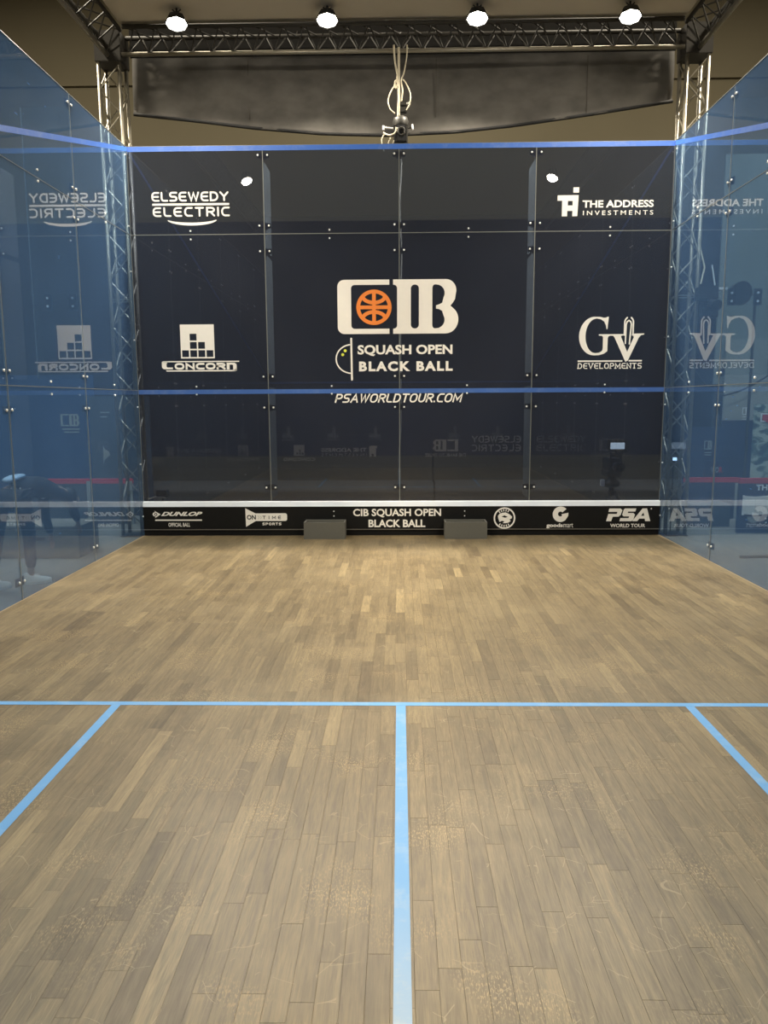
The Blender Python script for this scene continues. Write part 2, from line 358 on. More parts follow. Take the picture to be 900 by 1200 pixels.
# ------------------------------------------------------------------ lettering and emblems (flat vinyl cut-outs)
def curve_mesh(cu, name):
    ob = bpy.data.objects.new('tmp', cu); C.objects.link(ob)
    dg = bpy.context.evaluated_depsgraph_get(); dg.update()
    me = bpy.data.meshes.new_from_object(ob.evaluated_get(dg)); me.name = name
    bpy.data.objects.remove(ob); return me
class Art:
    """a decal drawn in flat artwork units (x right, y down) placed on a wall box x0..x1, z0..z1 at depth y"""
    def __init__(s, box, size, y, parent, flip=False):
        s.b = box; s.sz = size; s.y = y; s.par = parent; s.flip = flip; s.k = 0
    def w(s, X, Y):
        x0, x1, z0, z1 = s.b
        return (x0+(x1-x0)*X/s.sz[0], z1-(z1-z0)*Y/s.sz[1])
    def put(s, name, tris_v, faces, mat, lift=0):
        d = 1 if not s.flip else -1
        vs = []
        for i, (X, Y) in enumerate(tris_v):
            x, z = s.w(X, Y); vs.append((x, s.y-d*(lift[i] if isinstance(lift, list) else lift), z))
        me = bpy.data.meshes.new(name); me.from_pydata(vs, [], faces); me.materials.append(mat)
        bm = bmesh.new(); bm.from_mesh(me)
        for f in bm.faces:
            f.normal_update()
            if f.normal.y*d > 0: f.normal_flip()
        bm.to_mesh(me); bm.free()
        o = link(name, me)
        return place(o, s.par) if s.par.parent is None else o
    def fill(s, name, loops, mat, lift=0):
        cu = bpy.data.curves.new('c', 'CURVE'); cu.dimensions = '2D'; cu.fill_mode = 'FRONT'
        for lp in loops:
            sp = cu.splines.new('POLY'); sp.points.add(len(lp)-1); sp.use_cyclic_u = True
            for p, q in zip(sp.points, lp): p.co = (q[0], q[1], 0, 1)
        me = curve_mesh(cu, name)
        return s.put(name, [(v.co.x, v.co.y) for v in me.vertices], [tuple(p.vertices) for p in me.polygons], mat, lift)
    def text(s, name, body, box, mat, bold=0, shear=0, space=1.0, lift=0):
        cu = bpy.data.curves.new('t', 'FONT'); cu.body = body; cu.size = 1; cu.offset = bold; cu.shear = shear; cu.space_character = space
        cu.resolution_u = 3
        me = curve_mesh(cu, name)
        xs = [v.co.x for v in me.vertices]; ys = [v.co.y for v in me.vertices]
        a, b, c, d = min(xs), max(xs), min(ys), max(ys); x0, y0, x1, y1 = box
        vs = [(x0+(v.co.x-a)/(b-a)*(x1-x0), y1-(v.co.y-c)/(d-c)*(y1-y0)) for v in me.vertices]
        return s.put(name, vs, [tuple(p.vertices) for p in me.polygons], mat, lift)
    def strokes(s, name, paths, width, mat, lift=0, round_ends=True):
        vs, fs = ribbon(paths, width, round_ends)
        return s.put(name, vs, fs, mat, [lift+l for l in RIB_LIFT])
    def word(s, name, body, box, width, mat, shear=0, gap=.32, lift=0, serif=0, round_ends=False):
        paths = []; x = 0
        for ch in body:
            if ch == ' ': x += .5; continue
            wd, gl = GLY[ch]
            for p in gl: paths.append([(x+q[0]*wd, q[1]) for q in p])
            if serif:
                for p in gl:
                    for e, nb in ((p[0], p[1]), (p[-1], p[-2])):
                        if e[1] in (0, 1) and abs(e[0]-nb[0])*wd < .6*abs(e[1]-nb[1]):
                            paths.append([(x+e[0]*wd-serif, e[1]), (x+e[0]*wd+serif, e[1])])
            x += wd+gap
        tot = x-gap; x0, y0, x1, y1 = box; h = y1-y0-width; wv = x1-x0-width-abs(shear)*h
        pp = [[(x0+width/2+q[0]/tot*wv+shear*h*q[1], y1-width/2-q[1]*h) for q in p] for p in paths]
        return s.strokes(name, pp, width, mat, lift, round_ends)
RIB_LIFT = []      # each stroke of a sign lies a hair above the one before, so crossings stay clean
def ribbon(paths, width, round_ends=True):
    vs = []; fs = []; h = width/2; RIB_LIFT.clear()
    for pi_, p in enumerate(paths):
        p = [Vector((q[0], q[1])) for q in p]; L = []; Rr = []
        closed = len(p) > 3 and (p[0]-p[-1]).length < 1e-6
        for i, q in enumerate(p):
            if closed:
                a = p[i-1] if i > 0 else p[-2]; b = p[i+1] if i < len(p)-1 else p[1]
            else: a = p[max(i-1, 0)]; b = p[min(i+1, len(p)-1)]
            d1 = (q-a).normalized() if (q-a).length > 1e-9 else (b-q).normalized()
            d2 = (b-q).normalized() if (b-q).length > 1e-9 else d1
            n1 = Vector((-d1.y, d1.x)); n2 = Vector((-d2.y, d2.x)); m = (n1+n2)
            m = m.normalized() if m.length > 1e-6 else n1
            k = h/max(.5, m.dot(n1)); ext = Vector((0, 0))
            if not closed and not round_ends: ext = -d2*h*.98 if i == 0 else (d1*h*.98 if i == len(p)-1 else ext)
            L.append(q+m*k+ext); Rr.append(q-m*k+ext)
        n = len(vs); m = len(p); vs += [tuple(v) for v in L]+[tuple(v) for v in Rr]
        fs += [(n+i, n+i+1, n+m+i+1, n+m+i) for i in range(m-1)]; RIB_LIFT.extend([(pi_ % 6)*.00016]*(2*m))
        if round_ends and not closed:
            for q in (p[0], p[-1]):
                n = len(vs); vs += [(q.x+h*math.cos(t*math.pi/5), q.y+h*math.sin(t*math.pi/5)) for t in range(10)]; fs.append(tuple(range(n, n+10))); RIB_LIFT.extend([(pi_ % 6)*.00016+.00008]*10)
    return vs, fs
def arc(cx, cy, rx, ry, a0, a1, n=8):
    return [(cx+rx*math.cos(R(a0+(a1-a0)*i/n)), cy+ry*math.sin(R(a0+(a1-a0)*i/n))) for i in range(n+1)]
# single-line letters on a unit height (y up); strokes give them their weight
GLY = {
 'E': (.62, [[(1,1)]+arc(.45,.62,.45,.38,90,180,5)+arc(.45,.38,.45,.38,180,270,5)+[(1,0)], [(0,.5),(.92,.5)]]),
 'L': (.55, [[(0,1)]+arc(.4,.3,.4,.3,180,270,4)+[(1,0)]]),
 'l': (.55, [[(0,1),(0,0),(1,0)]]),
 'S': (.62, [[(1,1)]+arc(.3,.75,.3,.25,90,270,6)+arc(.7,.25,.3,.25,90,-90,6)+[(0,0)]]),
 'W': (.95, [[(0,1),(.25,0),(.5,.95),(.75,0),(1,1)]]),
 'D': (.66, [[(0,0),(0,1)]+arc(.45,.5,.55,.5,90,-90,8)+[(0,0)]]),
 'Y': (.72, [[(0,1),(.5,.48),(1,1)],[(.5,.48),(.5,0)]]),
 'C': (.62, [[(1,1)]+arc(.45,.55,.45,.45,90,180,5)+arc(.45,.45,.45,.45,180,270,5)+[(1,0)]]),
 'T': (.66, [[(0,1),(1,1)],[(.5,1),(.5,0)]]),
 'R': (.64, [[(0,0),(0,1)]+arc(.6,.74,.4,.26,90,-90,6)+[(0,.48)],[(.5,.48),(1,0)]]),
 'I': (.01, [[(0,0),(0,1)]]),
 'O': (.72, [[(.5,1)]+arc(.4,.6,.4,.4,90,180,5)+arc(.4,.4,.4,.4,180,270,5)+arc(.6,.4,.4,.4,270,360,5)+arc(.6,.6,.4,.4,0,90,5)+[(.5,1)]]),
 'N': (.66, [[(0,0),(0,1),(1,0),(1,1)]]),
 'n': (.66, [[(0,0),(0,1)]+arc(.65,.65,.35,.35,90,0,4)+[(1,0)]]),
 'A': (.74, [[(0,0),(.5,1),(1,0)],[(.2,.33),(.8,.33)]]),
 'P': (.62, [[(0,0),(0,1)]+arc(.6,.73,.4,.27,90,-90,6)+[(0,.46)]]),
 'M': (.85, [[(0,0),(0,1),(.5,.25),(1,1),(1,0)]]),
 'U': (.66, [[(0,1),(0,.35)]+arc(.5,.35,.5,.35,180,360,8)+[(1,1)]]),
 'V': (.74, [[(0,1),(.5,0),(1,1)]]),
 'H': (.66, [[(0,0),(0,1)],[(1,0),(1,1)],[(0,.5),(1,.5)]]),
 'B': (.62, [[(0,0),(0,1)]+arc(.6,.76,.35,.24,90,-90,5)+[(0,.52)],[(0,.52)]+arc(.6,.26,.4,.26,90,-90,5)+[(0,0)]]),
 'F': (.56, [[(0,0),(0,1),(1,1)],[(0,.52),(.85,.52)]]),
 'X': (.7, [[(0,0),(1,1)],[(0,1),(1,0)]]),
 'K': (.64, [[(0,0),(0,1)],[(1,1),(0,.45)],[(.3,.6),(1,0)]]),
 'G': (.66, [[(1,1)]+arc(.45,.55,.45,.45,90,180,5)+arc(.45,.45,.45,.45,180,270,5)+[(1,0),(1,.48),(.6,.48)]]),
 '.': (.01, [[(0,0),(0,.03)]]), ':': (.01, [[(0,.2),(0,.24)],[(0,.76),(0,.8)]]),
}
def rrect(x0, y0, x1, y1, r, n=5):
    r = min(r, (x1-x0)/2, (y1-y0)/2)
    return arc(x1-r, y0+r, r, r, -90, 0, n)+arc(x1-r, y1-r, r, r, 0, 90, n)+arc(x0+r, y1-r, r, r, 90, 180, n)+arc(x0+r, y0+r, r, r, 180, 270, n)
def rc(x0, y0, x1, y1): return [(x0,y0),(x1,y0),(x1,y1),(x0,y1)]
def circ(x, y, r, n=28): return arc(x, y, r, r, 0, 360*(n-1)/n, n-1)

# ------------------------------------------------------------------ front glass wall
wf = empty('wall_front', (0, 9.75, 0)); tag(wf, kind='structure')
XS = (-3.2, -1.6, 0, 1.6, 3.2); ZS = (.06, 1.79, 3.628, 4.622)
g = .003
for i in range(4):
    for k in range(3):
        part(MB().box((XS[i]+g, 9.75, ZS[k]+g), (XS[i+1]-g, 9.762, ZS[k+1]-g)), 'glass_panel', G_FRONT, wf)
for x in XS[1:4]:
    part(MB().box((x-.0045, 9.748, .43), (x+.0045, 9.763, 4.622)), 'silicone_seam', SEAM, wf)
for z in ZS[1:3]:
    for i in range(4):
        part(MB().box((XS[i]+.006, 9.7485, z-.004), (XS[i+1]-.006, 9.7625, z+.004)), 'silicone_seam', SEAM, wf)
part(MB().box((-3.2, 9.7465, 4.566), (3.2, 9.7495, 4.622)), 'out_line', BLUE, wf)['label'] = 'blue tape along the top edge of the front glass'
part(MB().box((-3.2, 9.7465, 1.752), (3.2, 9.7478, 1.806)), 'service_line', BLUE_DULL, wf)['label'] = 'dull blue tape line across the middle of the front glass'
part(MB().box((-3.2, 9.7482, 4.618), (3.2, 9.764, 4.628)), 'top_edge', SEAM, wf)
def bolt_mb(p, ax, r=.013):
    return MB().lathe(p, ax, [(0, r), (.006, r), (.009, r*.7)], 12)
for x in XS[1:4]:     # glass fins bracing the seams from behind
    for z0, z1 in ((.45, 1.83), (1.95, 3.40), (3.46, 4.46)):
        part(MB().box((x-.006, 9.775, z0), (x+.006, 10.24, z1)), 'glass_fin', G_FIN, wf)
    for z in (4.515, 3.722, 3.43, 1.958, 1.585, .6):
        pl = part(MB().box((x-.075, 9.7635, z-.03), (x+.075, 9.776, z+.03)), 'patch_plate', PLATE, wf)
        for s in (-1, 1): part(bolt_mb((x+s*.056, 9.7485, z), (0, -1, 0), .012), 'bolt', STEEL, wf, smooth=True)
        part(MB().box((x-.03, 9.776, z-.035), (x+.03, 9.83, z+.035)), 'fin_clamp', PLATE, wf)
for x in (-2.48, -.826, .818, 2.48):
    for z in (3.668, 3.572, 1.842, 1.748):
        part(bolt_mb((x, 9.746, z), (0, -1, 0), .011), 'bolt', STEEL, wf, smooth=True)

Yf = 9.7455
# bank emblem and event title in the middle
A = Art((-.907, .943, 1.554, 3.263), (900, 850), Yf, wf)
A.fill('emblem', [[(383,85)]+arc(120,125,40,40,270,180,6)+arc(120,360,40,40,180,90,6)+[(383,400),(383,370)]+arc(180,350,20,20,90,180,4)+arc(180,135,20,20,180,270,4)+[(383,115)],
    [(405,85)]+arc(712,150,60,65,-90,20,8)+[(765,200),(752,222),(738,238),(758,256)]+arc(712,318,73,82,-35,90,9)+[(405,400),(405,370)]+arc(408,350,20,20,90,0,4)+arc(408,135,20,20,0,-90,4)+[(405,115)],
    rrect(508,115,555,370,23), [(633,150)]+arc(648,135,15,20,180,270,3)+arc(655,165,50,50,-90,30,6)+[(690,222),(668,232),(655,236),(655,255),(672,258),(690,268)]+arc(655,320,50,50,-30,90,6)+arc(648,350,15,20,90,180,3)], WHITE)['label'] = 'big white letters CIB'
gl = circ(293, 245, 92, 40); gl.append(gl[0])
A.strokes('globe', [gl, [(293,160),(293,330)], [(210,245),(376,245)], arc(293,178,66,40,172,8,12), arc(293,312,66,40,188,352,12)], 22, ORANGE, .0006, False)['label'] = 'orange ribbed ball inside the white letter C'
A.text('lettering', 'SQUASH OPEN', (195,465,752,531), WHITE, .032)
A.text('lettering', 'BLACK BALL', (203,562,754,621), WHITE, .045, space=1.25)
hd = arc(160,547,92,85,270,90,16)
A.strokes('court_emblem', [[(158,427),(160,670)]], 11, WHITE)
A.strokes('court_emblem', [hd], 8, WHITE)
A.fill('ball_dot', [circ(122,498,9,12), circ(107,521,9,12)], YELLOW)
A.word('lettering', 'PSAWORLDTOUR.COM', (56,754,817,808), 9, WHITE, shear=.28, gap=.3)
# left panels
A = Art((-3.112, -1.692, 3.578, 4.254), (900, 450), Yf, wf)
A.word('lettering', 'ELSEWEDY', (116,93,697,166), 13.5, WHITE, gap=.3, round_ends=True)
A.fill('bar', [rrect(120,180,700,196,4)], WHITE)
A.word('lettering', 'ELECTRIC', (121,208,703,281), 13.5, WHITE, gap=.36, round_ends=True)
A.fill('smile', [arc(416,300,190,48,170,10,16)+arc(416,296,190,30,20,160,16)], WHITE)
A = Art((-3.143, -1.739, 1.875, 2.687), (900, 533), Yf, wf)
sq = [rc(313,67,577,332)]
for r_, c_ in ((0,0),(0,1),(0,2),(0,3),(1,1),(1,2),(2,1)):
    x = 323+c_*63.5; y = 268-r_*64.5; sq.append(rc(x, y, x+53, y+53))
A.fill('emblem', sq, WHITE)['label'] = 'white square with a stair of seven dark blocks'
A.fill('bar', [[(172,352),(767,352),(767,361),(160,361),(160,357)]], WHITE)
A.fill('bar', [[(190,424),(730,424),(745,412),(745,361),(716,361),(745,361),(747,420),(735,434),(196,434)]], WHITE)
A.fill('bar', [[(160,357),(202,357),(202,372),(196,372),(196,395),(203,402),(245,402),(245,416),(190,416),(172,414),(160,402)]], WHITE)
A.word('lettering', 'ONCOR', (260,367,658,420), 15.5, WHITE, gap=.3)
A.fill('lettering', [[(668,420),(668,367),(730,367),(746,380),(746,430),(718,430),(718,386),(710,382),(690,382),(690,420)]], WHITE)
# right panels
A = Art((1.723, 3.213, 3.728, 4.158), (900, 270), Yf, wf)
A.fill('emblem', [rc(190,25,230,62), [(80,80),(228,80),(222,228),(187,228),(187,190),(150,190),(150,228),(113,228),(113,118),(80,118)], rc(153,120,187,152)], WHITE)
A.text('lettering', 'THE ADDRESS', (257,117,758,169), WHITE, .03)
A.text('lettering', 'INVESTMENTS', (262,190,757,222), WHITE, .004, space=1.45)
A = Art((1.966, 3.188, 1.950, 2.752), (900, 600), Yf, wf)
A.fill('lettering', [[(395,84),(385,192),(378,192)]+[(372,160),(355,125),(325,105),(290,98)]+arc(285,252,90,152,-100,-180,8)+arc(285,250,90,152,180,105,8)+[(285,402),(320,398),(345,382),(350,360),(350,262),(340,250),(312,247),(312,236),(530,236),(534,246),(506,252),(512,270),(566,392),(620,262),(610,250),(600,246),(604,233),(710,231),(708,241),(680,248),(664,268),(575,470),(553,480),(452,268),(440,251),(412,249),(396,256),(391,275),(391,385)]
    +[(360,408),(320,420),(280,422)]+arc(275,252,137,170,95,180,8)+arc(275,252,137,170,180,265,8)+[(320,84),(350,92),(372,90),(385,82)]], WHITE)['label'] = 'white serif letters G and V sharing one bar'
A.strokes('emblem', [[(536,245),(536,125),(542,108),(556,92)], [(611,245),(611,125),(605,108),(592,92)]], 13, WHITE, .0006)
A.strokes('emblem', [[(547,318),(549,150),(556,128),(572,117),(588,128),(594,150),(583,322)]], 12, WHITE, .0006)
A.fill('bar', [rc(133,466,527,479), rc(582,464,699,477)], WHITE)
A.word('lettering', 'DEVElOPMENTS', (135,490,699,541), 8, WHITE, gap=.36, serif=.12)

# ------------------------------------------------------------------ the tin along the bottom of the front wall
tin = tag(empty('tin_board', (0, 9.72, 0)), 'long black board along the foot of the front glass wall, white sponsor lettering', 'board')
part(MB().box((-3.198, 9.70, .086), (3.198, 9.744, .366)), 'face_panel', TINBLK, tin)
part(MB().box((-3.198, 9.715, .004), (3.198, 9.744, .073)), 'plinth', TINBLK, tin)
part(MB().box((-3.198, 9.698, .074), (3.198, 9.744, .085)), 'edge_trim', TINLINE, tin)
part(MB().hexa([(-3.198,9.697,.367),(3.198,9.697,.367),(3.198,9.745,.367),(-3.198,9.745,.367),(-3.198,9.708,.424),(3.198,9.708,.424),(3.198,9.745,.432),(-3.198,9.745,.432)]), 'top_strip', TINTOP, tin)['label'] = 'white and pale blue capping strip'
Yt = 9.699
A = Art((-3.179, -1.897, -.012, .409), (900, 300), Yt, tin)
A.fill('emblem', [[(84,63),(140,97),(90,130),(95,117),(76,110),(68,96),(76,82),(94,76)], circ(97,97,14,16), circ(97,97,7,12)], WHITE)
A.text('lettering', 'DUNLOP', (143,74,508,112), WHITE, .045, shear=.45)
A.fill('bar', [rc(90,143,502,155)], WHITE)
A.text('lettering', 'OFFICIAL BALL', (205,173,395,208), WHITE, .02)
A = Art((-2.005, -.514, -.130, .406), (900, 321), Yt, tin)
A.fill('emblem', [[(52,35),(128,74)]+arc(350,88,15,15,-90,0,4)+arc(350,116,15,15,0,90,4)+[(128,131),(54,175)]], WHITE)
A.text('lettering', 'ON', (62,85,130,121), INK, .035, lift=.0008)
for ch, (xa, xb) in zip('TIME', ((180,204), (226,234), (252,280), (296,318))): A.word('lettering', ch, (xa,92,xb,117), 5, INK, lift=.0008)
A.strokes('chevron', [[(146,92),(156,104),(146,117)], [(162,92),(172,104),(162,117)]], 2.5, PALEGREY, .0008)
A.word('lettering', 'SPORTS', (178,143,320,163), 5, WHITE, gap=.45)
A = Art((-1.772, 1.584, -.350, 1.962), (900, 619), Yt, tin)
A.text('lettering', 'CIB SQUASH OPEN', (320,435,612,464), WHITE, .025)
A.text('lettering', 'BLACK BALL', (371,471,560,497), WHITE, .03)
A.fill('round_emblem', [circ(822,467,36), circ(822,467,31)], WHITE)['label'] = 'white round badge with a bird head and arched lettering'
A.fill('round_emblem', [[(802,470),(800,460),(806,452),(815,449),(826,448),(838,454),(847,462),(846,468),(838,472),(843,476),(836,482),(826,484),(816,484),(822,478),(814,476),(806,480)], [(812,462),(822,458),(833,463),(824,466)]], WHITE)
for a0 in (-130, 58):
    for i in range(5):
        t = R(a0+i*17); A.strokes('badge_letter', [[(822+24*math.cos(t), 467+24*math.sin(t)), (822+28*math.cos(t), 467+28*math.sin(t))]], 3.2, WHITE, 0, False)
for x in (256, 690):
    A.fill('rivet', [circ(x,443,2.2,10)], STEEL); A.fill('rivet', [circ(x,459,2.2,10)], STEEL)
A = Art((1.071, 2.436, -.028, .452), (900, 312), Yt, tin)
A.fill('emblem', [arc(600,122,63,63,48,318,24)+[(612,110)]+arc(600,120,20,20,-40,-310,12)+[(608,122),(664,110),(663,135)]], WHITE)
A.text('lettering', 'goods', (488,196,622,236), WHITE, .035)
A.text('lettering', 'mart', (626,196,705,230), WHITE, 0)
A = Art((1.381, 4.504, -1.090, 2.075), (900, 900), Yt, tin)
A.fill('lettering', [[(345,495),(385,495),(391,501),(386,518),(378,524),(358,524),(353,540),(335,540),(342,514),(372,514),(374,507),(342,507)]], WHITE)
A.fill('lettering', [[(400,495),(440,495),(437,506),(412,506),(410,511),(430,511),(436,516),(431,535),(424,540),(382,540),(385,529),(414,529),(416,523),(396,523),(391,518),(396,499)]], WHITE)
A.fill('lettering', [[(462,495),(478,495),(491,540),(473,540),(471,531),(452,531),(445,540),(427,540)], [(466,509),(458,521),(469,521)]], WHITE)
A.text('lettering', 'WORLD TOUR', (350,549,474,562), WHITE, .025)
A.fill('registered_dot', [circ(493,496,2.5,10)], WHITE)

# ------------------------------------------------------------------ side glass walls
def side_wall(s, name):
    w = tag(empty(name, (s*3.2, 4.875, 0)), kind='structure')
    ys = [9.745-1.6*k for k in range(6)]+[0.02]
    def bx(a, b, z0, z1, t0=0.0, t1=.012):
        x0, x1 = sorted((s*(3.2+t0), s*(3.2+t1))); return MB().box((x0, a, z0), (x1, b, z1))
    zs = (.004, 1.80, 3.628, 4.622)
    for k in range(6):
        for j in range(3):
            part(bx(ys[k+1]+.003, ys[k]-.003, zs[j]+.003, zs[j+1]-.003), 'glass_panel', G_SIDE, w)
    for k in range(1, 6):
        part(bx(ys[k]-.004, ys[k]+.004, .004, 4.622, -.001, .013), 'silicone_seam', SEAM, w)
        for z0, z1 in ((1.9, 2.652), (2.658, 4.5)):      # clear bracing fin outside, spliced at mid height
            part(MB().box((min(s*3.218, s*3.68), ys[k]-.006, z0), (max(s*3.218, s*3.68), ys[k]+.006, z1)), 'glass_fin', G_CLEAR, w)
        part(MB().box((min(s*3.678, s*3.684), ys[k]-.007, 1.9), (max(s*3.678, s*3.684), ys[k]+.007, 4.5)), 'fin_edge', SEAM, w)
        for px in (3.275, 3.53):
            part(MB().box((s*px-.04, ys[k]-.016, 2.575), (s*px+.04, ys[k]-.0065, 2.735)), 'splice_plate', PLATE, w)
            for z in (2.615, 2.695): part(bolt_mb((s*px, ys[k]-.0165, z), (0, -1, 0), .012), 'bolt', STEEL, w, smooth=True)
    for j in (1, 2):
        for k in range(6):
            part(bx(ys[k+1]+.006, ys[k]-.006, zs[j]-.003, zs[j]+.003, -.0005, .0125), 'silicone_seam', SEAM, w)
    part(bx(.02, 9.745, 4.618, 4.626, -.001, .013), 'top_edge', SEAM, w)
    part(MB().box((min(s*3.196, s*3.212), 9.745, .43), (max(s*3.196, s*3.212), 9.752, 4.62)), 'corner_seam', SEAM, w)
    x0, x1 = sorted((s*3.1975, s*3.1995)); zl = lambda y: 4.572-2.44*(9.745-y)/9.745
    part(MB().hexa([(x0,.02,zl(.02)),(x1,.02,zl(.02)),(x1,9.744,zl(9.744)),(x0,9.744,zl(9.744)),(x0,.02,zl(.02)+.05),(x1,.02,zl(.02)+.05),(x1,9.744,zl(9.744)+.05),(x0,9.744,zl(9.744)+.05)]), 'out_line', BLUE, w)['label'] = 'slanting blue tape line'
    for k in range(1, 6):
        for z in (4.53, 3.745, 3.46, 1.92, 1.60, .16):
            part(bx(ys[k]-.07, ys[k]+.07, z-.035, z+.035, .0132, .022), 'patch_plate', PLATE, w)
            for d in (-1, 1): part(bolt_mb((s*3.199, ys[k]+d*.045, z), (-s, 0, 0), .012), 'bolt', STEEL, w, smooth=True)
    for k in range(5):
        ym = (ys[k]+ys[k+1])/2
        for z in (3.695, 3.60, 1.85, 1.735):
            part(bolt_mb((s*3.199, ym, z), (-s, 0, 0), .011), 'bolt', STEEL, w, smooth=True)
    for y, z in ((9.69, 4.52), (9.69, 3.72), (9.69, 3.2), (9.69, 2.4), (9.69, 1.6), (9.69, .9), (9.69, .25)):
        part(bolt_mb((s*3.199, y, z), (-s, 0, 0), .009), 'bolt', STEEL, w, smooth=True)
    return w
side_wall(-1, 'wall_left_glass'); side_wall(1, 'wall_right_glass')

# rear glass wall behind the viewer, seen only as a faint mirror image in the front glass
wb = tag(empty('wall_back', (0, 0, 0)), kind='structure')
bxs = (-3.2, -1.6, -.45, .45, 1.6, 3.2)
for i in range(5): part(MB().box((bxs[i]+.003, -.012, .004), (bxs[i+1]-.003, 0, 2.13)), 'glass_panel', G_BACK, wb)
part(MB().box((-3.2, .0015, 2.09), (3.2, .004, 2.13)), 'out_line', BLUE, wb)
A = Art((3.1, 1.7, .36, .82), (900, 300), .002, wb, True)
A.word('lettering', 'ELSEWEDY', (60,20,840,130), 18, WHITE, gap=.3); A.word('lettering', 'ELECTRIC', (60,160,840,270), 18, WHITE, gap=.36)
A = Art((1.75, .55, .25, .72), (900, 352), .002, wb, True)
A.fill('emblem', [[(220,10),(420,10),(420,40),(280,40),(280,200),(420,200),(420,230),(220,230)], [(440,10),(640,10),(690,60),(660,120),(695,180),(640,230),(440,230)], rc(510,40,545,200), rc(590,45,630,105), rc(590,135,630,195)], WHITE)
A.text('lettering', 'THE BANK TO TRUST', (60,270,840,330), WHITE, .02)
A = Art((-.5, -2.0, .2, .62), (900, 252), .002, wb, True)
A.fill('emblem', [[(30,40),(150,40),(150,200),(115,200),(115,160),(85,160),(85,200),(50,200),(50,75),(30,75)]], WHITE)
A.text('lettering', 'THE ADDRESS', (190,70,870,130), WHITE, .03); A.text('lettering', 'INVESTMENTS', (190,150,870,190), WHITE, .0, space=1.4)
A = Art((-2.0, -3.0, .15, .6), (600, 270), .002, wb, True)
A.fill('emblem', [rc(220,10,380,170), rc(235,125,262,155), rc(275,125,302,155), rc(315,125,342,155), rc(275,85,302,115)], WHITE)
A.word('lettering', 'CONCORD', (60,200,540,250), 14, WHITE)

rb = tag(empty('rear_banner', (0, -3.0, -.15)), 'long navy banner with a row of white skyline emblems, behind the viewer', 'banner')
part(MB().box((-4.6, -3.05, -.15), (4.6, -3.0, 1.25)), 'face_panel', BOARD, rb)
for x in (-3.2, -1.9, -.7, 1.57, 2.8):
    A = Art((x+.22, x-.22, .50, .98), (440, 480), -2.998, rb, True)
    A.fill('emblem', [[(60,380),(60,280),(150,280),(150,60),(200,20),(250,60),(250,230),(380,230),(380,380)]], WHITE)
    A.fill('bar', [rc(20,410,420,440)], WHITE)

# ------------------------------------------------------------------ two grey boxes at the foot of the tin
def grey_box(x, y, w, lab):
    t = tag(empty('grey_box', (x, y+.12, 0)), lab, 'box', 'grey boxes against the tin')
    d = .24; h = .205; k = .018
    m = MB(); m.box((x-w/2, y, 0), (x+w/2, y+k, h)); m.box((x-w/2, y+d-k, 0), (x+w/2, y+d, h)); m.box((x-w/2, y+k, 0), (x-w/2+k, y+d-k, h)); m.box((x+w/2-k, y+k, 0), (x+w/2, y+d-k, h))
    part(m, 'shell', GREYBOX, t)
    part(MB().box((x-w/2+k, y+k, .0), (x+w/2-k, y+d-k, .09)), 'inner_tray', GREYIN, t)
grey_box(-.915, 9.455, .50, 'low grey open-topped box on the floor left of the black board title')
grey_box(.80, 9.455, .51, 'low grey open-topped box on the floor beside the round white badge')

# ------------------------------------------------------------------ truss frame, corner towers
TX0, TX1, TY = -3.62, 3.68, 10.63
def brace_mesh(L, r, mat):
    return MB().bar((0,0,0), (0,0,L), r, 6).mesh('brace', mat)
BM = {}
def brace(par, a, b, r, mat):
    a = Vector(a); b = Vector(b); L = round((b-a).length, 3); key = (L, r, mat.name)
    if key not in BM: BM[key] = brace_mesh(L, r, mat)
    o = link('brace', BM[key]); o.parent = par; o.location = a-par.location
    o.rotation_mode = 'QUATERNION'; o.rotation_quaternion = Vector((0,0,1)).rotation_difference((b-a).normalized())
def tower(x, y, lab):
    t = tag(empty('truss_tower', (x, y, -.15)), lab, 'truss', 'corner towers of the lighting frame')
    h = .13; z1 = 5.86
    cor = [(x-h, y-h), (x+h, y-h), (x+h, y+h), (x-h, y+h)]
    for a in cor: part(MB().bar((a[0], a[1], -.13), (a[0], a[1], z1), .025, 10), 'chord', ALU, t, smooth=True)
    part(MB().box((x-.16, y-.16, -.15), (x+.16, y+.16, -.13)), 'base_plate', DGREY, t)
    part(MB().box((x-.165, y-.165, 5.86), (x+.165, y+.165, 6.22)), 'corner_block', ALU_SHADE, t, bevel=.006)
    n = 20; dz = (z1-.05)/n
    for i in range(4):
        a, b = cor[i], cor[(i+1) % 4]
        for k in range(n):
            z0 = .02+k*dz; p, q = (a, b) if (k+i) % 2 else (b, a)
            brace(t, (p[0], p[1], z0), (q[0], q[1], z0+dz), .010, ALU)
    for z in (2.95, 2.98):
        part(MB().box((x-h, y-h-.006, z-.006), (x+h, y-h+.006, z+.006)), 'joint_bar', ALU, t)
    return t
tower(TX0, TY, 'silver lattice truss tower standing behind the left corner of the glass court')
tower(TX1, TY, 'silver lattice truss tower standing behind the right corner of the glass court')
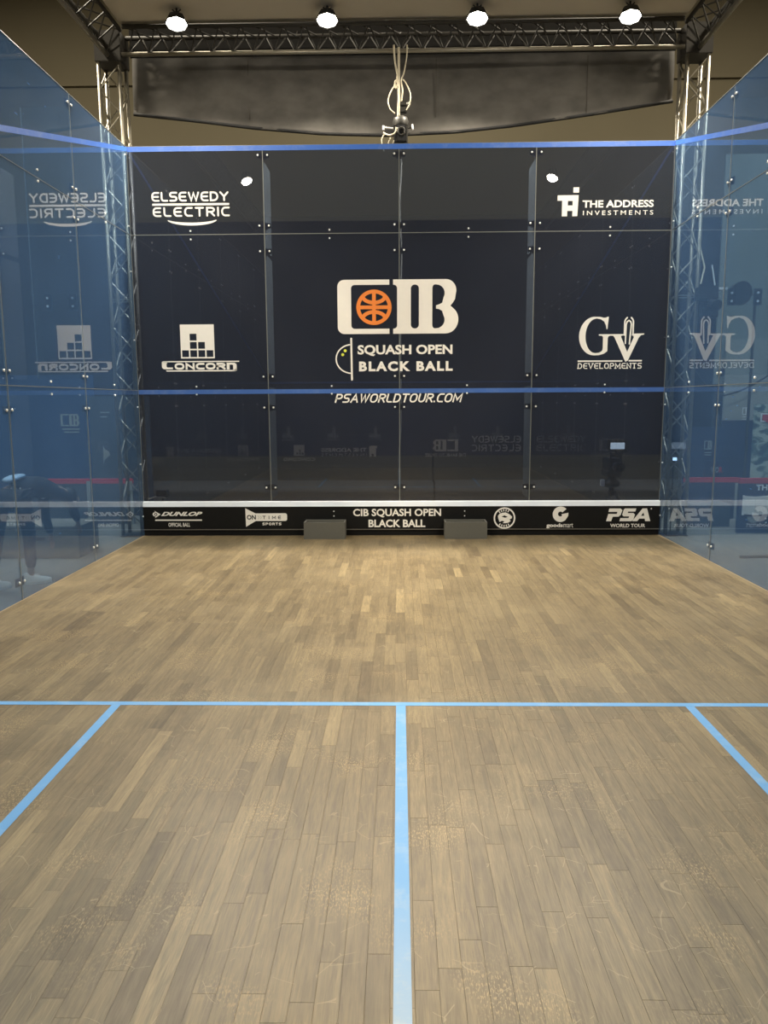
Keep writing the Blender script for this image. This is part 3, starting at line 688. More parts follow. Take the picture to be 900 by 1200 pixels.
# front truss: one bright lower chord, two upper chords in the shade-darkened tone
ft = tag(empty('lighting_truss', (0, TY, 5.9)), 'horizontal lattice truss across the top carrying the four lit lamps', 'truss')
zb, zt, hy = 5.945, 6.205, .14
part(MB().bar((TX0+.172, TY-.13, zb), (TX1-.172, TY-.13, zb), .027, 10), 'lower_chord', ALU, ft, smooth=True)
part(MB().bar((TX0+.235, TY-.27, zt), (TX1-.235, TY-.27, zt), .027, 10), 'upper_chord', ALU_SHADE, ft, smooth=True)
part(MB().bar((TX0+.172, TY+.05, zt), (TX1-.172, TY+.05, zt), .027, 10), 'upper_chord', ALU_SHADE, ft, smooth=True)
n = 26; L = (TX1-TX0-.50)/n
for k in range(n):
    x = TX0+.25+k*L
    for yy in (TY-.27, TY+.05):
        brace(ft, (x, TY-.13, zb), (x+L/2, yy, zt), .010, ALU_SHADE)
        brace(ft, (x+L/2, yy, zt), (x+L, TY-.13, zb), .010, ALU_SHADE)
    brace(ft, (x, TY-.27, zt), (x+L, TY+.05, zt), .010, ALU_SHADE)
def side_truss(x, s, lab):
    t = tag(empty('side_truss', (x, 5, 5.9)), lab, 'truss', 'side trusses of the lighting frame')
    y1 = TY-.18; y0 = -1.0; xi = x-s*.18
    part(MB().bar((x, y0, zb-.02), (x, y1+.002, zb-.02), .030, 10), 'lower_chord', ALU, t, smooth=True)
    part(MB().bar((xi, y0, zt), (xi, y1, zt), .024, 8), 'upper_chord', ALU_SHADE, t, smooth=True)
    part(MB().bar((x+s*.14, y0, zt), (x+s*.14, y1, zt), .024, 8), 'upper_chord', ALU_SHADE, t, smooth=True)
    n = 36; L = (y1-y0)/n; rest = MB()
    for k in range(n):
        y = y1-k*L
        segs = []
        for xx in (xi, x+s*.14):
            segs += [((x, y, zb), (xx, y-L/2, zt)), ((xx, y-L/2, zt), (x, y-L, zb))]
        segs.append(((xi, y, zt), (x+s*.14, y-L, zt)))
        for a, b in segs:
            if k < 12: brace(t, a, b, .010, ALU_SHADE)
            else: rest.bar(a, b, .010, 5)
    o = part(rest, 'braces', ALU_SHADE, t); o['kind'] = 'stuff'
side_truss(TX0, -1, 'lattice truss running forward overhead from the left tower')
side_truss(TX1, 1, 'lattice truss running forward overhead from the right tower')
cp = MB().box((-3.42, -1.0, 6.255), (3.48, TY-.16, 6.29)).build('canopy', CANOPY)
tag(cp, 'flat brownish grey cloth canopy spanning the trusses above the lamps', 'canopy')

# ------------------------------------------------------------------ floodlights
def floodlight(x, y, z, aim, lab, grp, watts=LAMP_W):
    t = tag(empty('floodlight', (x, y, z)), lab, 'lamp', grp)
    d = (Vector(aim)-Vector((x, y, z))).normalized(); q = d.to_track_quat('-Z', 'Y').to_matrix().to_4x4()
    def tr(mb):
        mb.v = [tuple(q @ Vector(v)+Vector((x, y, z))) for v in mb.v]; return mb
    part(tr(MB().lathe((0,0,0), (0,0,-1), [(-.09, .06), (-.07, .10), (-.02, .125), (.02, .135), (.02, .125), (.0, .12)], 8)), 'housing', BLK, t)
    part(tr(MB().lathe((0,0,0), (0,0,-1), [(.004, .122), (.016, .118)], 8)), 'lens', LENS_EM, t)
    part(MB().bar((x, y+.02, z+.03), (x, y+.02, 6.254), .012, 8), 'hanger', BLK, t)
    for s in (-1, 1):
        part(MB().bar(q @ Vector((s*.14, 0, -.02))+Vector((x,y,z)), Vector((x+s*.05, y+.02, min(6.24, z+.16))), .008, 6), 'yoke_arm', BLK, t)
    ld = bpy.data.lights.new('floodlight_beam', 'AREA'); ld.shape = 'DISK'; ld.size = .2; ld.spread = R(130); ld.energy = watts; ld.color = LAMP_COL
    lo = bpy.data.objects.new('beam', ld); C.objects.link(lo); lo.parent = t; lo.matrix_basis = Matrix.Translation(d*.03) @ q
for x, z, nm in ((-2.62, 6.085, 'leftmost of the four lit floodlights on the front truss'), (-.84, 6.10, 'second from the left of the four lit floodlights on the front truss'),
               (.92, 6.095, 'third from the left of the four lit floodlights on the front truss'), (2.70, 6.09, 'rightmost of the four lit floodlights on the front truss')):
    floodlight(x, 10.02, z, (x*.85, 8.5, 0), nm, 'floodlights on the front truss', LAMP_W*1.9)
for s, nm in ((-1, 'left'), (1, 'right')):
    for y, w2 in ((8.1, 'far'), (5.5, 'middle'), (2.9, 'near')):
        floodlight(s*3.08, y, 6.08, (s*.6, y+2.4, 0), f'{w2} floodlight on the {nm} side truss, above the frame edge', 'floodlights on the side trusses', LAMP_W*{'near': .62, 'middle': .95, 'far': 1.05}[w2])

# fill lights added high outside the court to brighten the hall walls
def hall_fill(x, y, lab, k=1.0):
    t = tag(empty('hall_fill', (x, y, 10.49)), lab, 'lamp', 'added hall fill lights')
    part(MB().box((x-.5, y-.5, 10.42), (x+.5, y+.5, 10.495)), 'housing', PALEGREY, t)
    ld = bpy.data.lights.new('hall_fill_panel', 'AREA'); ld.shape = 'SQUARE'; ld.size = .9; ld.energy = HALL_W*k; ld.color = (1, .90, .72)
    lo = bpy.data.objects.new('fill_light', ld); C.objects.link(lo); lo.location = (0, 0, -.08); lo.parent = t
for x, y, lab in ((-7, 3, 'added fill light left of the court, near'), (7, 3, 'added fill light right of the court, near'), (-6.5, 11, 'added fill light left of the court, far'),
                  (6.5, 11, 'added fill light right of the court, far'), (0, 15.2, 'added fill light behind the front curtain')):
    hall_fill(x, y, lab, .3 if x == 0 else 1.1)

# ------------------------------------------------------------------ black curtain hung behind the truss
def curtain():
    x0, x1, yb = -3.46, 3.52, 11.0; nx, nz = 90, 26; vs = []; fs = []
    def bot(u):
        x = x0+(x1-x0)*u
        pts = [(-3.5, 5.37), (-2.6, 5.27), (-1.9, 5.18), (-1.0, 5.10), (-.2, 5.07), (.7, 5.10), (1.48, 5.17), (2.5, 5.30), (3.56, 5.45)]
        for (a, b), (c, d) in zip(pts, pts[1:]):
            if x <= c+1e-6: return b+(d-b)*(x-a)/(c-a)
        return pts[-1][1]
    for j in range(nz+1):
        for i in range(nx+1):
            u = i/nx; v = j/nz; zt_ = 6.42; z = zt_+(bot(u)-zt_)*v; x = x0+(x1-x0)*u
            sag = .05*math.sin(v*math.pi)*(1+.4*math.sin(u*9))+.012*math.sin(u*70+3*v)*v+.02*math.sin(u*23-5*v)*v
            if v > .93: sag += .03*(v-.93)/.07
            vs.append((x, yb-sag-.07*v, z))
    for j in range(nz):
        for i in range(nx): a = j*(nx+1)+i; fs.append((a, a+1, a+nx+2, a+nx+1))
    m = MB(); m.add(vs, fs); o = m.build('black_curtain', BLACKCLOTH, smooth=True)
    for p in o.data.polygons: p.use_smooth = True
    sd = o.modifiers.new('thickness', 'SOLIDIFY'); sd.thickness = .012
    tag(o, 'black sagging cloth valance hung below the front truss', 'curtain')
    part(MB().tube([(x0+(x1-x0)*i/40, 10.89, bot(i/40)+.012) for i in range(41)], .022, 8), 'hem', pm('hem_black', (.008, .008, .008), .8), o, smooth=True)
    part(MB().box((x0, 10.85, 6.05), (x1, 10.87, 6.44)), 'shade_band', pm('shade_band_black', (.012, .011, .010), .85), o)  # dark strip stands in for the shadow along the curtain top
    for x in (-1.95, .48, 2.42): part(MB().box((x-.004, 10.885, 5.30), (x+.004, 10.90, 6.02)), 'sewn_seam', pm('sewn_seam_thread', (.07, .062, .05), .8), o)
    part(MB().bar((x0, 11.0, 6.44), (x1, 11.0, 6.44), .02, 8), 'hanging_rod', ALU_SHADE, o)
    for k in range(8):
        x = x0+.4+k*(x1-x0-.8)/7; part(MB().bar((x, 11.0, 6.44), (x, TY+.085, 6.24), .008, 6), 'tie', ALU_SHADE, o)
curtain()
nd = struct(MB().box((-9.5, 13.6, .72), (9.5, 13.66, 4.62)), 'wall_drape', NAVY)

# ------------------------------------------------------------------ remote camera hung on the truss over the glass
rcx, rcy = .02, 10.33
rc_ = tag(empty('remote_camera', (rcx, rcy, 4.80)), 'small black remote camera with tangled pale cables hanging above the middle of the front glass', 'camera')
part(MB().lathe((rcx, rcy, 5.06), (0,0,-1), [(-.06,.05),(-.04,.085),(.0,.095),(.05,.095),(.06,.088)], 20), 'pan_base', DGREY, rc_, smooth=True)
part(MB().box((rcx-.085, rcy-.05, 4.80), (rcx-.055, rcy+.05, 5.02)), 'yoke', BLK, rc_, bevel=.006)
part(MB().box((rcx+.065, rcy-.05, 4.80), (rcx+.088, rcy+.05, 5.02)), 'yoke', DGREY, rc_, bevel=.006)
part(MB().box((rcx-.054, rcy-.10, 4.80), (rcx+.064, rcy+.09, 5.0)), 'body', BLK, rc_, bevel=.012)
part(MB().lathe((rcx+.01, rcy-.10, 4.905), (0,-1,0), [(0,.05),(.05,.05),(.055,.042),(.04,.036)], 20), 'lens_hood', DGREY, rc_, smooth=True)
part(MB().lathe((rcx+.01, rcy-.10, 4.905), (0,-1,0), [(.0,.037),(.038,.036),(.042,.02)], 20), 'lens', LENSG, rc_, smooth=True)
part(MB().bar((rcx-.02, rcy, 5.09), (rcx-.02, rcy+.05, 5.93), .016, 8), 'drop_pole', CABLE, rc_)
for z in (5.19, 5.27): part(MB().box((rcx+.0, rcy-.03, z-.028), (rcx+.075, rcy+.03, z+.028)), 'clamp', DGREY, rc_, bevel=.005)
part(MB().lathe((rcx+.07, rcy-.02, 5.265), (1,0,0), [(0,.012),(.03,.012),(.03,.02),(.045,.02)], 10), 'knob', STEEL, rc_)
part(MB().bar((rcx+.088, rcy, 4.98), (rcx+.15, rcy-.02, 4.99), .009, 8), 'arm', DGREY, rc_)
part(MB().lathe((rcx+.145, rcy-.02, 4.995), (.2,0,-1), [(-.025,.014),(.035,.014)], 10), 'knob', STEEL, rc_)
part(MB().box((rcx-.20, rcy-.03, 4.90), (rcx-.09, rcy+.03, 4.96)), 'junction_box', BLK, rc_, bevel=.006)
part(MB().bar((rcx-.21, rcy-.02, 4.99), (rcx-.09, rcy-.02, 4.975), .010, 8), 'arm', STEEL, rc_)
part(MB().lathe((rcx-.21, rcy-.02, 4.96), (0,0,1), [(0,.014),(.05,.014)], 10), 'knob', STEEL, rc_)
part(MB().box((rcx-.14, rcy-.05, 4.775), (rcx+.12, rcy+.06, 4.795)), 'tray', DGREY, rc_)
def cab(pts, r=.008, mat=CABLE, par=rc_):
    P = [Vector(p) for p in pts]; out = []
    for i in range(len(P)-1):
        a = P[max(i-1,0)]; b = P[i]; c = P[i+1]; d = P[min(i+2,len(P)-1)]
        for k in range(6):
            t = k/6; out.append(.5*((2*b)+(c-a)*t+(2*a-5*b+4*c-d)*t*t+(3*b-a-3*c+d)*t**3))
    out.append(P[-1]); part(MB().tube(out, r, 6), 'cable', mat, par, smooth=True)
y = rcy-.045
cab([(-.06,y,5.92),(-.045,y,5.72),(-.01,y,5.55),(.0,y,5.42),(-.01,y,5.2),(-.01,y,5.08)], .012)
cab([(.0,y,5.86),(.0,y,5.7),(-.02,y,5.55),(.0,y,5.35),(.0,y,5.1)], .010)
cab([(.10,y,5.92),(.095,y,5.78),(.06,y,5.6),(.03,y,5.52),(.045,y,5.4),(.03,y,5.28)], .009)
cab([(-.02,y,5.47),(-.08,y,5.42),(-.13,y,5.30),(-.11,y,5.2),(-.05,y,5.14)], .009)
cab([(.05,y,5.53),(.09,y,5.48),(.14,y,5.36),(.13,y,5.25),(.09,y,5.18)], .008)
cab([(-.04,y,5.52),(-.05,y,5.46),(-.03,y,5.43),(-.01,y,5.47),(-.03,y,5.53)], .012)
cab([(-.19,y,4.92),(-.12,y-.03,4.88),(-.05,y-.05,4.90),(-.03,y-.06,4.96)], .010)
cab([(-.17,y,4.91),(-.21,y,4.85),(-.20,y,4.76),(-.18,y,4.70)], .007)
cab([(-.10,y,4.86),(-.13,y,4.80),(-.09,y,4.78),(-.06,y,4.83)], .008)
cab([(.02,y+.05,4.78),(.03,y+.05,4.5),(.01,y+.05,4.1),(.03,y+.05,3.5),(.015,y+.05,2.6),(.02,y+.05,1.4),(-.01,y+.05,.9),(.0,y+.05,.3),(.0,y+.05,-.14)], .008)

# ------------------------------------------------------------------ broadcast camera behind the glass, right
bc = tag(empty('broadcast_camera', (2.80, 10.45, -.15)), 'black broadcast camera with lit screen on low tripod behind the front glass', 'camera')
cx, cy = 2.80, 10.45
for a in (90, 210, 330):
    dx, dy = math.cos(R(a+10)), math.sin(R(a+10))
    lg = part(MB().bar((cx+dx*.04, cy+dy*.04, .46), (cx+dx*.36, cy+dy*.30, -.14), .016, 8), 'tripod_leg', DGREY, bc)
part(MB().bar((cx, cy, .40), (cx, cy, .52), .035, 12), 'tripod_column', BLK, bc)
part(MB().lathe((cx, cy, .52), (0,0,1), [(0,.09),(.03,.11),(.07,.10),(.10,.06),(.14,.06)], 18), 'fluid_head', BLK, bc, smooth=True)
part(MB().box((cx-.15, cy-.05, .53), (cx-.10, cy+.02, .62)), 'head_control', STEEL, bc, bevel=.008)
part(MB().bar((cx+.08, cy+.02, .60), (cx+.16, cy+.3, .56), .011, 8), 'pan_bar', BLK, bc)
part(MB().box((cx-.09, cy-.14, .66), (cx+.08, cy+.20, .73)), 'camera_plate', BLK, bc, bevel=.008)
part(MB().box((cx-.07, cy-.14, .73), (cx+.09, cy+.24, .90)), 'body', BLK, bc, bevel=.012)
part(MB().lathe((cx+.01, cy-.14, .80), (0,-1,0), [(0,.055),(.12,.062),(.18,.07),(.185,.06),(.17,.05)], 20), 'lens', BLK, bc, smooth=True)
part(MB().lathe((cx+.01, cy-.315, .80), (0,-1,0), [(.0,.045),(.012,.02)], 16), 'lens_glass', LENSG, bc)
part(MB().bar((cx-.06, cy-.12, .97), (cx+.20, cy+.05, .99), .018, 10), 'top_handle', BLK, bc)
for q in (-.05, .08): part(MB().bar((cx+q, cy-.1, .89), (cx+q, cy-.1, .98), .012, 8), 'handle_post', BLK, bc)
part(MB().box((cx-.05, cy-.13, .925), (cx+.07, cy-.10, .955)), 'microphone_clip', DGREY, bc, bevel=.004)
vf = part(MB().box((cx-.11, cy-.18, 1.005), (cx+.125, cy-.13, 1.15)), 'viewfinder', BLK, bc, bevel=.006)
part(MB().box((cx-.082, cy-.184, 1.028), (cx+.10, cy-.1815, 1.112)), 'screen', SCREEN, bc)
part(MB().bar((cx, cy-.15, .95), (cx, cy-.15, 1.01), .012, 8), 'viewfinder_arm', BLK, bc)
ck = MB().tube([(.42,10.0,1.02),(.42,10.0,.72),(.425,10.0,.66),(.44,10.0,.62),(.44,10.0,.35),(.45,10.0,-.14)], .012, 6).build('black_cable', CABLEB)
tag(ck, 'black cable hanging straight down behind the middle of the front glass', 'cable')
lc = tag(empty('small_camera', (-3.03, 9.9, .40)), 'small black camera with a pale cable behind the lower left corner of the front glass', 'camera')
part(MB().box((-3.08, 9.86, .47), (-2.94, 9.98, .55)), 'body', BLK, lc, bevel=.008)
part(MB().bar((-3.01, 9.92, -.15), (-3.01, 9.92, .47), .012, 8), 'stand', BLK, lc)
part(MB().box((-3.09, 9.85, .552), (-2.95, 9.97, .558)), 'top_plate', DGREY, lc)
part(MB().tube([(-3.19, 9.9, .44), (-3.13, 9.88, .46), (-3.08, 9.87, .475), (-2.96, 9.86, .462)], .009, 6), 'cable', CABLE, lc)

# ------------------------------------------------------------------ outside, right of the court
def board(name, x0, x1, y, z1, lab, mat, band=True, cat='board', grp=None, rot=0):
    t = tag(empty(name, ((x0+x1)/2, y, -.15)), lab, cat, grp)
    part(MB().box((x0, y, -.15), (x1, y+.06, z1-(.07 if band else 0))), 'face_panel', mat, t)
    if band: part(MB().box((x0, y-.004, z1-.07), (x1, y+.062, z1)), 'top_band', RED, t)['label'] = 'red band along the top'
    return t
def cib(par, x0, x1, z0, z1, y, mat=WHITE):
    A = Art((x0, x1, z0, z1), (560, 300), y, par)
    A.fill('emblem', [[(10,10),(240,10),(240,40),(70,40),(70,260),(240,260),(240,290),(10,290)], [(255,10),(500,10),(550,80),(520,150),(555,220),(500,290),(255,290)], rc(335,45,372,255), rc(430,45,470,130), rc(430,170,470,255)], mat)
b1 = board('barrier_board', 4.33, 5.15, 12.0, .48, 'dark blue barrier board with red top band beside the right truss tower', BOARD, grp='red-banded barrier boards')
part(MB().box((5.09, 11.98, -.15), (5.15, 11.998, .40)), 'end_post', PALEGREY, b1)
b2 = board('barrier_board', 4.60, 6.2, 10.72, .60, 'navy barrier board with red top band, words THE BANK and white panel', BOARD, grp='red-banded barrier boards')
A = Art((4.82, 5.6, .43, .52), (780, 90), 10.715, b2); A.text('lettering', 'THE BANK', (0, 5, 560, 85), WHITE, .04)
wp = MB().box((4.645, 10.69, .10), (4.665, 10.715, .37)); wp.hexa([(4.667,10.69,.115),(4.81,10.69,.10),(4.81,10.715,.10),(4.667,10.715,.115),(4.667,10.69,.36),(4.81,10.69,.35),(4.81,10.715,.35),(4.667,10.715,.36)])
wp.hexa([(4.816,10.69,.10),(5.0,10.69,.12),(5.0,10.715,.12),(4.816,10.715,.10),(4.816,10.69,.35),(5.0,10.69,.365),(5.0,10.715,.365),(4.816,10.715,.35)])
part(wp, 'white_panel', WHITE, b2)
A = Art((4.70, 5.1, -.06, .10), (400, 160), 10.715, b2); A.fill('emblem', [arc(110,20,90,90,0,180,14)], PALEGREY); A.text('lettering', 'TOURNAMENT', (0,118,260,140), PALEGREY, 0); A.fill('emblem', [circ(280,105,12,10), rc(262,40,285,62)], WHITE)
bx_ = tag(empty('grey_case', (4.55, 11.3, -.15)), 'plain slate grey case on the floor beside the right barrier boards', 'case')
part(MB().box((4.2, 11.25, -.15), (4.72, 11.6, .15)), 'shell', BOARD2, bx_, bevel=.006); part(MB().box((4.19, 11.24, .152), (4.73, 11.61, .17)), 'lid', BOARD2, bx_)
# tall banners behind
pn = tag(empty('tall_banner', (5.75, 12.9, -.15)), 'tall grey green banner right of the tower with a pale square emblem, behind the boards', 'banner')
part(MB().box((5.20, 12.86, 1.32), (6.9, 12.9, 2.6)), 'face_panel', PALEGREY, pn); part(MB().box((5.20, 12.86, -.15), (6.9, 12.9, 1.318)), 'lower_panel', BOARD, pn)
cib(pn, 5.50, 5.62, 1.40, 1.53, 12.855); A = Art((5.50, 5.62, 1.31, 1.39), (120, 80), 12.855, pn); A.fill('bar', [rc(5,8,110,22), rc(5,45,110,58)], WHITE)
up = tag(empty('upper_panel', (5.2, 13.6, -.15)), 'large pale grey green panel high behind the right glass wall', 'panel')
part(MB().box((5.05, 12.92, 1.9), (9.0, 12.96, 5.4)), 'face_panel', pm('grey_green_panel', (.22, .25, .23), .8, var=.06, scale=1), up); part(MB().box((5.06, 12.925, -.15), (5.10, 12.955, 1.9)), 'post', DGREY, up); part(MB().box((8.9, 12.925, -.15), (8.94, 12.955, 1.9)), 'post', DGREY, up)
pn2 = tag(empty('low_banner', (5.0, 12.75, -.15)), 'low navy banner with an outlined square emblem, just right of the tower', 'banner')
part(MB().box((4.50, 12.70, -.15), (5.18, 12.74, 1.22)), 'face_panel', BOARD, pn2); cib(pn2, 4.86, 4.99, .86, 1.01, 12.695, PALEGREY)
A = Art((4.86, 4.99, .74, .83), (130, 90), 12.695, pn2); A.fill('bar', [rc(8,8,120,22), rc(8,45,120,58)], PALEGREY)
sg = tag(empty('roller_sign', (4.95, 12.35, -.15)), 'narrow dark roller sign with broken white and red capitals', 'sign')
part(MB().box((4.72, 12.30, -.15), (5.12, 12.33, .72)), 'face_panel', BOARD, sg)
A = Art((4.83, 5.05, .12, .68), (220, 560), 12.295, sg)
A.text('lettering', 'WO', (0,60,120,150), PALEGREY, .03); A.text('lettering', 'R', (125,60,180,150), RED, .05); A.text('lettering', 'TIME', (0,225,150,300), PALEGREY, .03); A.text('lettering', 'CAIRO', (20,390,170,450), PALEGREY, .03); A.text('lettering', 'EG', (30,480,120,530), PALEGREY, .02)
def poster_mat():
    m, ns, ls = newmat('forest_poster_print'); out = N(ns, 'ShaderNodeOutputMaterial'); b = N(ns, 'ShaderNodeBsdfPrincipled', Roughness=.5)
    tc = N(ns, 'ShaderNodeTexCoord'); mp = N(ns, 'ShaderNodeMapping'); mp.inputs['Scale'].default_value = (1.6, 1, 2.6); mp.inputs['Rotation'].default_value = (0, .6, 0)
    ls.new(tc.outputs['Object'], mp.inputs[0]); nz = N(ns, 'ShaderNodeTexNoise', Scale=2.2, Detail=6.0, Distortion=1.2); ls.new(mp.outputs[0], nz.inputs['Vector'])
    rp = N(ns, 'ShaderNodeValToRGB'); ls.new(nz.outputs[0], rp.inputs[0]); e = rp.color_ramp.elements
    e[0].position = .42; e[0].color = (.05, .10, .13, 1); e[1].position = .58; e[1].color = (.45, .50, .42, 1); k = e.new(.5); k.color = (.12, .2, .2, 1)
    ls.new(rp.outputs[0], b.inputs['Base Color']); ls.new(b.outputs[0], out.inputs[0]); return m
po = tag(empty('poster_stand', (5.85, 12.0, -.15)), 'tall poster with a mottled green and white print and a red mark, right edge', 'poster')
part(MB().box((5.30, 11.97, .46), (6.3, 12.0, 1.58)), 'print_panel', poster_mat(), po); part(MB().box((5.28, 11.98, -.15), (6.3, 12.01, .458)), 'lower_panel', BOARD, po)
A = Art((5.38, 6.0, 1.25, 1.47), (620, 220), 11.965, po); A.fill('emblem', [rc(10,20,230,150), rc(30,40,230,130)], WHITE); A.fill('emblem', [[(40,45),(230,45),(230,215),(120,160),(40,120)]], RED, .002)
A = Art((5.33, 5.9, .3, .5), (570, 200), 11.97, po); A.text('lettering', 'IT', (20,20,70,120), PALEGREY, 0); A.fill('emblem', [arc(230,80,90,40,180,360,8)], RED)
# equipment clamped on the right tower
ts = tag(empty('tower_camera', (3.88, 10.38, 2.7)), 'black camera clamped to the right truss tower, seen through the blue glass', 'camera')
part(MB().box((3.76, 10.27, 2.90), (4.0, 10.45, 3.06)), 'body', BLK, ts, bevel=.01)
part(MB().lathe((3.9, 10.28, 2.86), (.2,-1,-.35), [(0,.05),(.14,.06),(.16,.07)], 16), 'lens', BLK, ts, smooth=True)
part(MB().bar((3.79, 10.470, 2.985), (4.08, 10.40, 3.02), .014, 8), 'clamp_bar', STEEL, ts)
part(MB().box((3.98, 10.30, 3.02), (4.12, 10.44, 3.05)), 'side_plate', STEEL, ts)
part(MB().tube([(3.80,10.36,3.10),(3.84,10.36,3.3),(3.79,10.38,3.5),(3.75,10.36,3.62)], .010, 6), 'cable', CABLE, ts)
part(MB().bar((3.98,10.36,3.08),(3.93,10.36,3.33), .009, 6), 'strut', STEEL, ts)
part(MB().box((3.82, 10.3, 2.68), (4.02, 10.42, 2.83)), 'lower_box', BLK, ts, bevel=.01)
rl = tag(empty('round_lamp', (4.56, 11.0, 2.9)), 'dark round stage lamp behind the right glass wall', 'lamp')
part(MB().lathe((4.56, 11.0, 3.07), (.15,-1,-.2), [(-.12,.06),(-.05,.13),(.05,.16),(.06,.15),(.04,.14)], 24), 'housing', BLK, rl, smooth=True)
part(MB().bar((4.56, 11.05, 3.05), (4.80, 11.05, 3.05), .014, 8), 'bracket', DGREY, rl); part(MB().bar((4.80, 11.05, -.15), (4.80, 11.05, 3.05), .02, 8), 'stand', DGREY, rl)
ph = tag(empty('small_monitor', (3.74, 10.85, -.15)), 'small bright rectangular screen on a thin stand behind the right corner glass', 'screen')
part(MB().box((3.715, 10.83, .83), (3.78, 10.86, .88)), 'case', BLK, ph); part(MB().box((3.719, 10.827, .834), (3.776, 10.829, .876)), 'screen', emit('lit_phone_screen', (.8, .9, 1), .25), ph); part(MB().bar((3.745, 10.87, -.15), (3.745, 10.87, .86), .008, 6), 'stand', DGREY, ph)
sw = MB().tube([(4.4+.1*i, 12.6, 1.72+.02*abs(i-7)+(.012*(i-7)**2 if i < 7 else .004*(i-7)**2)) for i in range(22)], .016, 6).build('swag_cable', CABLEB)
tag(sw, 'black cable drooping in a swag behind the right glass wall', 'cable')
mt = MB().tube([(3.9+.12*i, 9.0+.04*math.sin(i*.5), -.135) for i in range(18)], .018, 6).build('floor_cable', CABLEB); tag(mt, 'dark cable lying on the grey floor outside the right glass', 'cable')

# ------------------------------------------------------------------ outside, left of the court
lb = board('barrier_board', -5.55, -3.98, 11.6, .53, 'long dark barrier board with a thin red top band, outside the left glass wall', BOARD2, grp='red-banded barrier boards')
for x in (-4.63, -4.0): part(MB().box((x-.025, 11.57, -.15), (x+.025, 11.594, .50)), 'post', PALEGREY, lb)
l2 = tag(empty('tall_banner', (-5.9, 12.9, -.15)), 'tall blue banner with a white bank emblem, outside the left glass wall', 'banner')
part(MB().box((-7.2, 12.80, -.15), (-4.95, 12.84, 2.1)), 'face_panel', pm('mid_blue_banner', (.02, .06, .15), .6, var=.08), l2); cib(l2, -5.52, -5.20, 1.27, 1.48, 12.795, PALEGREY)
A = Art((-5.52, -5.20, 1.14, 1.26), (320, 120), 12.795, l2); A.fill('bar', [rc(20,20,310,40), rc(50,70,300,90)], PALEGREY)
l3 = tag(empty('dark_banner', (-4.4, 12.5, -.15)), 'dark slate banner with a pale leafy emblem left of the front glass corner', 'banner')
part(MB().box((-4.9, 12.46, -.15), (-3.95, 12.5, 1.75)), 'face_panel', BOARD2, l3)
A = Art((-4.75, -4.35, .6, 1.55), (400, 950), 12.455, l3); A.fill('bar', [rc(20,40,170,60), rc(20,110,130,128)], PALEGREY); A.fill('emblem', [[(40,560),(60,620),(120,660),(150,720),(100,760),(50,800),(30,900)]], PALEGREY)
fc = tag(empty('flight_case', (-4.35, 9.15, -.15)), 'low pale grey case on the floor outside the left glass wall', 'case')
part(MB().box((-4.75, 9.05, -.15), (-3.75, 9.65, .20)), 'shell', CARPET, fc, bevel=.006); part(MB().box((-4.76, 9.04, .202), (-3.74, 9.66, .23)), 'lid', CARPET, fc); part(MB().box((-4.3, 9.035, .06), (-4.15, 9.048, .10)), 'latch', DGREY, fc)

# ------------------------------------------------------------------ person outside the left glass, bending forward
def skin(name, verts, edges, root, mat, parent, sub_lv=1):
    me = bpy.data.meshes.new(name); me.from_pydata([v[:3] for v in verts], edges, []); o = link(name, me)
    o.modifiers.new('skin', 'SKIN'); sk = me.skin_vertices[0].data
    for i, v in enumerate(verts): sk[i].radius = (v[3], v[4] if len(v) > 4 else v[3])
    for i in range(len(verts)): sk[i].use_root = (i == root)
    sv = o.modifiers.new('smooth', 'SUBSURF'); sv.levels = sv.render_levels = sub_lv
    dg = bpy.context.evaluated_depsgraph_get(); dg.update()
    m2 = bpy.data.meshes.new_from_object(o.evaluated_get(dg)); m2.name = name
    bpy.data.objects.remove(o); m2.materials.append(mat)
    for p in m2.polygons: p.use_smooth = True
    o = link(name, m2)
    return place(o, parent) if parent else o
SKINM = pm('skin', (.42, .25, .16), .55); TROU = pm('dark_trousers', (.012, .014, .022), .85, bump=.2); SHIRT = pm('dark_jacket', (.018, .022, .035), .85, bump=.2)
HEM = pm('pale_blue_shirt', (.42, .55, .70), .8); SHOE = pm('white_trainer', (.78, .74, .64), .6, var=.08); HAIR = pm('dark_hair', (.012, .009, .007), .6)
pe = tag(empty('person', (-3.72, 7.76, -.15)), 'person in dark clothes and a white trainer bending forward outside the left glass wall', 'person')
V = [(-3.77,7.62,.80,.13,.11), (-3.70,7.75,.85,.12,.10), (-3.60,7.92,.80,.13,.11), (-3.53,8.02,.77,.14,.10), (-3.49,8.10,.73,.055), (-3.45,8.17,.68,.08,.075), (-3.43,8.21,.62,.07),
     (-3.68,7.62,.74,.085), (-3.70,7.76,.36,.055), (-3.705,7.755,.0,.038), (-3.71,7.75,-.08,.036), (-3.66,7.80,-.115,.03),
     (-3.87,7.58,.74,.085), (-3.92,7.54,.36,.055), (-3.95,7.48,.0,.038), (-3.955,7.475,-.08,.036), (-3.93,7.56,-.115,.03),
     (-3.42,8.01,.73,.05), (-3.40,8.12,.56,.036), (-3.40,8.22,.42,.026), (-3.40,8.245,.37,.024,.014),
     (-3.66,8.03,.72,.05), (-3.68,8.08,.50,.036), (-3.66,8.14,.30,.026), (-3.655,8.15,.24,.024,.014)]
Eg = [(0,1),(1,2),(2,3),(3,4),(4,5),(5,6),(0,7),(7,8),(8,9),(9,10),(10,11),(0,12),(12,13),(13,14),(14,15),(15,16),(3,17),(17,18),(18,19),(19,20),(3,21),(21,22),(22,23),(23,24)]
